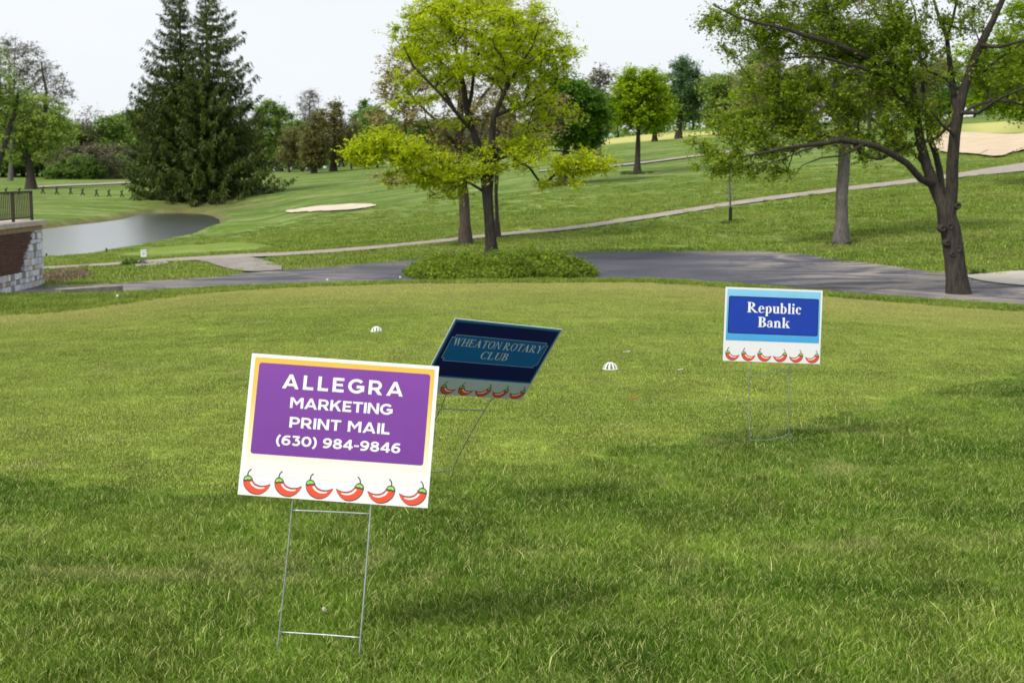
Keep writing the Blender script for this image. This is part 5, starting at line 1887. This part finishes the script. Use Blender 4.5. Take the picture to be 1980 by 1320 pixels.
def wires(t, feet, MW, segs, r, mat):
    """segs: name, [(px,py)...], D at the top, D at the bottom"""
    for nm, pts, da, db in segs:
        ys = np.cumsum([0] + [math.hypot(pts[i + 1][0] - pts[i][0], pts[i + 1][1] - pts[i][1]) for i in range(len(pts) - 1)])
        w = [Vector(P(px, py, da + (db - da) * y / max(ys[-1], 1e-6))) for (px, py), y in zip(pts, ys)]
        # gentle smoothing
        q = []
        for i in range(len(w) - 1):
            for k in range(4):
                s = k / 4
                p0, p1, p2, p3 = w[max(i - 1, 0)], w[i], w[i + 1], w[min(i + 2, len(w) - 1)]
                q.append(.5 * ((2 * p1) + (-p0 + p2) * s + (2 * p0 - 5 * p1 + 4 * p2 - p3) * s * s + (-p0 + 3 * p1 - 3 * p2 + p3) * s ** 3))
        q.append(w[-1])
        mb = MB()
        mb.tube([v - Vector(feet) for v in q], r, 8)
        mb.build(nm, [mat], t, smooth=True)


def edge_D(MW, px, py):
    """distance ahead where the panel plane is met by a photo pixel"""
    a = Vector((0, 0, ZC)); b = Vector(P(px, py, 5.0)) - a
    n = MW.to_3x3() @ Vector((0, 0, 1)); c = MW.translation
    k = (c - a).dot(n) / b.dot(n)
    return (a + b * k).y


# --- sign 1: purple
white1 = panel_mat('white_coroplast', (.80, .80, .82))
feet = ground(615, 1272, 3)
t, pn, MW, MI = sign_base('large purple and yellow rectangular yard sign nearest the camera on a wire stake', (.9974, -.0697, .0199), (.072, .9846, -.1591), (-.5566, -.2842, -4.5753), feet, white1)
YEL = grad_mat('yellow_gradient_ink', [(0.0, (.80, .80, .82)), (.22, (.80, .79, .76)), (.42, (.80, .68, .38)), (.75, (.78, .50, .11)), (1.0, (.78, .44, .055))])
PUR = grad_mat('purple_ink', [(0.0, (.150, .032, .275)), (1.0, (.195, .045, .34))])
b = MB(); poly_mesh(b, [rrect(.021, .025, .979, .86, .002)], .0002); o = b.build('yellow_border', [YEL], t); o.matrix_local = MI
b = MB(); poly_mesh(b, [rrect(.045, .062, .958, .708, .009)], .0006); o = b.build('purple_field', [PUR], t); o.matrix_local = MI
for txt, a0, a1, bs, cp, gp in (('ALLEGRA', .178, .821, .2340, .1015, .30), ('MARKETING', .2294, .774, .3690, .0757, .11), ('PRINT MAIL', .236, .767, .5073, .0757, .14), ('(630) 984-9846', .1738, .832, .6345, .071, .11)):
    b = MB(); poly_mesh(b, layout(txt, SANS, a0, a1, bs, cp, gp), .0010); o = b.build('lettering', [INK_W], t); o.matrix_local = MI
for a0, fl in ((.0222, 0), (.187, 0), (.352, 0), (.5118, 1), (.677, 1), (.843, 1)):
    pepper(t, a0, fl).matrix_local = MI
Dp = edge_D(MW, 640, 960)
gl, gr = ground(534, 1268, 3), ground(693, 1284, 3)
wires(t, feet, MW, [('upright_wire', [(568, 940), (566, 966), (553, 1100), (540, 1222), (534, 1272)], Dp + .012, gl[1]),
                    ('upright_wire', [(718, 950), (717, 978), (708, 1100), (697, 1232), (693, 1288)], Dp + .012, gr[1]),
                    ('cross_wire', [(566, 986), (640, 989), (717, 993)], Dp + .012, Dp + .012),
                    ('cross_wire', [(540, 1221), (620, 1226), (697, 1232)], gl[1] + .01, gr[1] - .01)], .0027, M_WIRE)

# --- sign 2: navy, tilted
white2 = panel_mat('white_coroplast_shaded', (.50, .55, .64))  # same white sheet, with the shade of its down-facing side put into the colour
feet = ground(845, 930, 5)
t, pn, MW, MI = sign_base('navy and teal yard sign leaning steeply on bent wires behind the purple sign', (.8183, -.0773, -.5696), (.4211, .7552, .5024), (-.1035, -.0922, -6.7488), feet, white2)
NAVY, TEAL = inkm('navy_ink', (.003, .004, .11)), inkm('teal_ink', (.004, .12, .42))
TEAL2, LINE2 = inkm('teal_rule_ink', (.01, .16, .42)), inkm('pale_rule_ink', (.38, .50, .72))
LET2 = inkm('silver_ink', (.55, .60, .76))
b = MB(); poly_mesh(b, [rrect(.010, .012, .990, .765, 0)], .0002); o = b.build('teal_rule', [TEAL2], t); o.matrix_local = MI
b = MB(); poly_mesh(b, [rrect(.024, .036, .976, .745, 0)], .0005); o = b.build('navy_field', [NAVY], t); o.matrix_local = MI


def notched(a0, b0, a1, b1, q):
    x0, x1 = (a0 - .5) * SW, (a1 - .5) * SW
    y1, y0 = (.5 - b0) * SH, (.5 - b1) * SH
    return [[(x0 + q, y0), (x1 - q, y0), (x1 - q, y1), (x0 + q, y1)], [(x0, y0 + q), (x0 + q, y0 + q), (x0 + q, y1 - q), (x0, y1 - q)], [(x1 - q, y0 + q), (x1, y0 + q), (x1, y1 - q), (x1 - q, y1 - q)]]


b = MB(); poly_mesh(b, notched(.053, .195, .953, .545, .015), .0007, 0, 0); o = b.build('panel_outline', [LINE2], t); o.matrix_local = MI
b = MB(); poly_mesh(b, notched(.057, .200, .949, .540, .015), .0009, 0, 0); o = b.build('teal_field', [TEAL], t); o.matrix_local = MI
for txt, a0, a1, bs, cp in (('WHEATON ROTARY', .085, .920, .338, .098), ('CLUB', .388, .642, .480, .098)):
    b = MB(); poly_mesh(b, layout(txt, SERIF_R, a0, a1, bs, cp, .05), .0012); o = b.build('lettering', [LET2], t); o.matrix_local = MI
for a0, fl in ((.0222, 0), (.187, 0), (.352, 0), (.5118, 1), (.677, 1), (.843, 1)):
    pepper(t, a0, fl).matrix_local = MI
dl, dr = edge_D(MW, 862, 760), edge_D(MW, 952, 766)
gl, gr = ground(812, 936, 5), ground(871, 932, 5)
wires(t, feet, MW, [('upright_wire', [(872, 738), (862.4, 762.7), (851.8, 790), (841, 813), (826, 850), (816, 890), (812, 938)], dl, gl[1]),
                    ('upright_wire', [(964, 745), (951.8, 768.8), (936.7, 793), (914, 831), (895.8, 864), (879, 900), (871, 934)], dr, gr[1]),
                    ('cross_wire', [(851.8, 790), (895, 791.5), (937, 793)], dl, dr),
                    ('cross_wire', [(814, 913), (832, 911.5), (856, 910), (877, 905)], gl[1] - .05, gr[1] - .05)], .0027, M_WIRE_D)

# --- sign 3: blue
feet = ground(1490, 862, 5)
t, pn, MW, MI = sign_base('blue bank yard sign standing upright on thin wires to the right', (.9979, -.0358, -.0546), (.0367, .9992, .0157), (1.6181, .099, -8.8218), feet, white1)
SKYB = grad_mat('sky_blue_gradient_ink', [(0.25, (.06, .36, .74)), (.6, (.10, .42, .78)), (1.0, (.27, .62, .86))])
b = MB(); poly_mesh(b, [rrect(.021, .026, .981, .72, 0)], .0002); o = b.build('sky_blue_field', [SKYB], t); o.matrix_local = MI
b = MB(); poly_mesh(b, [rrect(.038, .119, .965, .625, .012)], .0006); o = b.build('navy_outline', [inkm('deep_navy_ink', (.005, .018, .12))], t); o.matrix_local = MI
b = MB(); poly_mesh(b, [rrect(.046, .130, .957, .614, .010)], .0009); o = b.build('royal_blue_field', [inkm('royal_blue_ink', (.006, .045, .40))], t); o.matrix_local = MI
for txt, a0, a1, bs, cp in (('Republic', .229, .787, .334, .140), ('Bank', .345, .674, .528, .140)):
    b = MB(); poly_mesh(b, layout(txt, SERIF_B, a0, a1, bs, cp, .05), .0013); o = b.build('lettering', [INK_W], t); o.matrix_local = MI
for a0, fl in ((.0222, 0), (.187, 0), (.352, 0), (.5118, 1), (.677, 1), (.843, 1)):
    pepper(t, a0, fl).matrix_local = MI
dq = edge_D(MW, 1490, 700)
gl, gr = ground(1450, 864, 5), ground(1532, 864, 5)
wires(t, feet, MW, [('upright_wire', [(1453.2, 690), (1452.9, 700), (1449.5, 729), (1448, 772), (1450, 823), (1449.8, 866)], edge_D(MW, 1453, 695) + .012, gl[1]),
                    ('upright_wire', [(1527.8, 693), (1527.6, 703), (1527, 718), (1525, 764), (1523.7, 813), (1526, 839), (1532, 866)], edge_D(MW, 1528, 695) + .012, gr[1]),
                    ('cross_wire', [(1449.6, 729.5), (1477.9, 723), (1501, 718.5), (1527.2, 719)], dq, dq),
                    ('cross_wire', [(1449.8, 850), (1483, 850.2), (1508.8, 845), (1526, 838.7)], gl[1] - .01, gr[1] - .02)], .0023, M_WIRE_D)


# ------------------------------------------------------------------ hole covers
M_PL = plain('white_plastic', (.82, .82, .82), .35, .5)


def hole_cover(px, py, label, wpx=26):
    g = ground(px, py, 6)
    R = wpx / 2 * g[1] / F
    t = empty('hole_cover', g + np.array([0, 0, .004]), label, 'hole cover', 'white domed hole covers on the green')
    hz = R * .92
    mb = MB()
    ring_pts = [(math.cos(a) * R, math.sin(a) * R, .006) for a in np.linspace(0, 2 * math.pi, 33)]
    mb.tube(ring_pts, R * .085, 6, cap=False)
    mb.build('rim', [M_PL], t, smooth=True)
    for k in range(10):
        a = 2 * math.pi * k / 10 + .1
        mb = MB()
        vs, fs = [], []
        m = 8
        for i in range(m + 1):
            ph = math.radians(2 + 62 * i / m)
            hw = .12 + .02 * i / m
            for sgn, rr in ((-1, 1.0), (1, 1.0), (1, .92), (-1, .92)):
                aa = a + sgn * hw
                vs.append((math.cos(aa) * R * math.cos(ph) * rr, math.sin(aa) * R * math.cos(ph) * rr, hz * math.sin(ph) * rr + .004))
        for i in range(m):
            for q in range(4):
                fs.append((i * 4 + q, i * 4 + (q + 1) % 4, (i + 1) * 4 + (q + 1) % 4, (i + 1) * 4 + q))
        mb.add(vs, fs)
        mb.build('rib', [M_PL], t)
    mb = MB()
    vs, fs = [], []
    nn = 20
    for i in range(6):
        ph = math.radians(60 + 30 * i / 5)
        for k in range(nn):
            a = 2 * math.pi * k / nn
            vs.append((math.cos(a) * R * math.cos(ph), math.sin(a) * R * math.cos(ph), hz * math.sin(ph) + .005))
    for i in range(5):
        for k in range(nn):
            fs.append((i * nn + k, i * nn + (k + 1) % nn, (i + 1) * nn + (k + 1) % nn, (i + 1) * nn + k))
    mb.add(vs, fs)
    mb.build('dome_cap', [M_PL], t, smooth=True)


hole_cover(728, 642, 'white domed slotted cover on the green, above the purple sign', 22)
hole_cover(1180, 715, 'white domed slotted cover on the green, between the navy and the blue signs', 29)


def tee(px, py, col, label, ang, ln=.05):
    g = ground(px, py, 4)
    mb = MB()
    mb.tube([(0, 0, 0), (ln * .82, 0, .002), (ln * .92, 0, .002), (ln, 0, .002)], [.0028, .0032, .0055, .0065], 8)
    o = mb.build('golf_tee', [col], None, smooth=True)
    o.location = g + np.array([0, 0, .016])
    o.rotation_euler = (0, 0, ang)
    tag(o, label, 'golf tee')


M_RED = plain('red_paint', (.65, .05, .03), .4)
tee(1205, 683, M_PL, 'white golf tee lying right of the tilted navy sign, above a hole cover', .1, .07)
tee(1310, 718, M_PL, 'small white golf tee lying in the open green left of the blue sign', .3, .05)
tee(1218, 772, M_RED, 'red golf tee lying on the green below the right hole cover', -.1, .06)
# dry grass stem and seed
g = ground(1400, 738, 4)
mb = MB(); mb.tube([(-.006, .01, .012), (0, .02, .03), (.012, -.01, .02)], [.003, .003, .001], 6)
o = mb.build('straw', [plain('dry_straw', (.55, .50, .22), .8)]); o.location = g; tag(o, 'pale dry straw on the green left of the blue sign', 'straw')
g = ground(636, 1196, 3)
mb = MB(); mb.sphere((0, 0, .045), .008, 8, sz=2.2)
o = mb.build('seed_husk', [plain('pale_husk', (.60, .55, .42), .8)], smooth=True); o.location = g; o.rotation_euler = (.5, -.3, 0); tag(o, 'pale seed husk caught in the long grass between the wires of the purple sign', 'seed')
# dandelion clocks on the rim
M_FL = plain('dandelion_fluff', (.78, .78, .76), .9)
M_ST = plain('flower_stem', (.15, .22, .05), .8)
for i, (px, py, lab) in enumerate([(633, 541, 'leftmost white dandelion clock on the rim, left of the shrub bed'), (774, 536, 'white dandelion clock at the left end of the shrub bed'), (1052, 530, 'larger white dandelion clock in front of the shrub bed'), (1062, 532, 'smaller white dandelion clock beside the larger one'), (227, 572, 'white dandelion clock in front of the kerb block')]):
    bs = ground(px, py + 8, 24)
    D = bs[1]
    hd = P(px, py, D)
    t = empty('dandelion', bs, lab, 'flower')
    mb = MB(); mb.tube([(0, 0, 0), tuple(hd - bs)], .004, 5); mb.build('stem', [M_ST], t)
    mb = MB(); mb.sphere(tuple(hd - bs), .026 if i != 3 else .018, 8); mb.build('flower_head', [M_FL], t)
for k, (px, py) in enumerate([(206, 490), (90, 501)]):
    g = ground(px, py, 60)
    mb = MB(); mb.tube([(0, 0, -.1), (0, 0, .28)], .045, 6)
    o = mb.build('shore_stake', [M_TIM]); o.location = g
    tag(o, ['short dark stake on the near pond bank in front of the bright water', 'short dark stake on the near pond bank close to the stone wall'][k], 'stake')
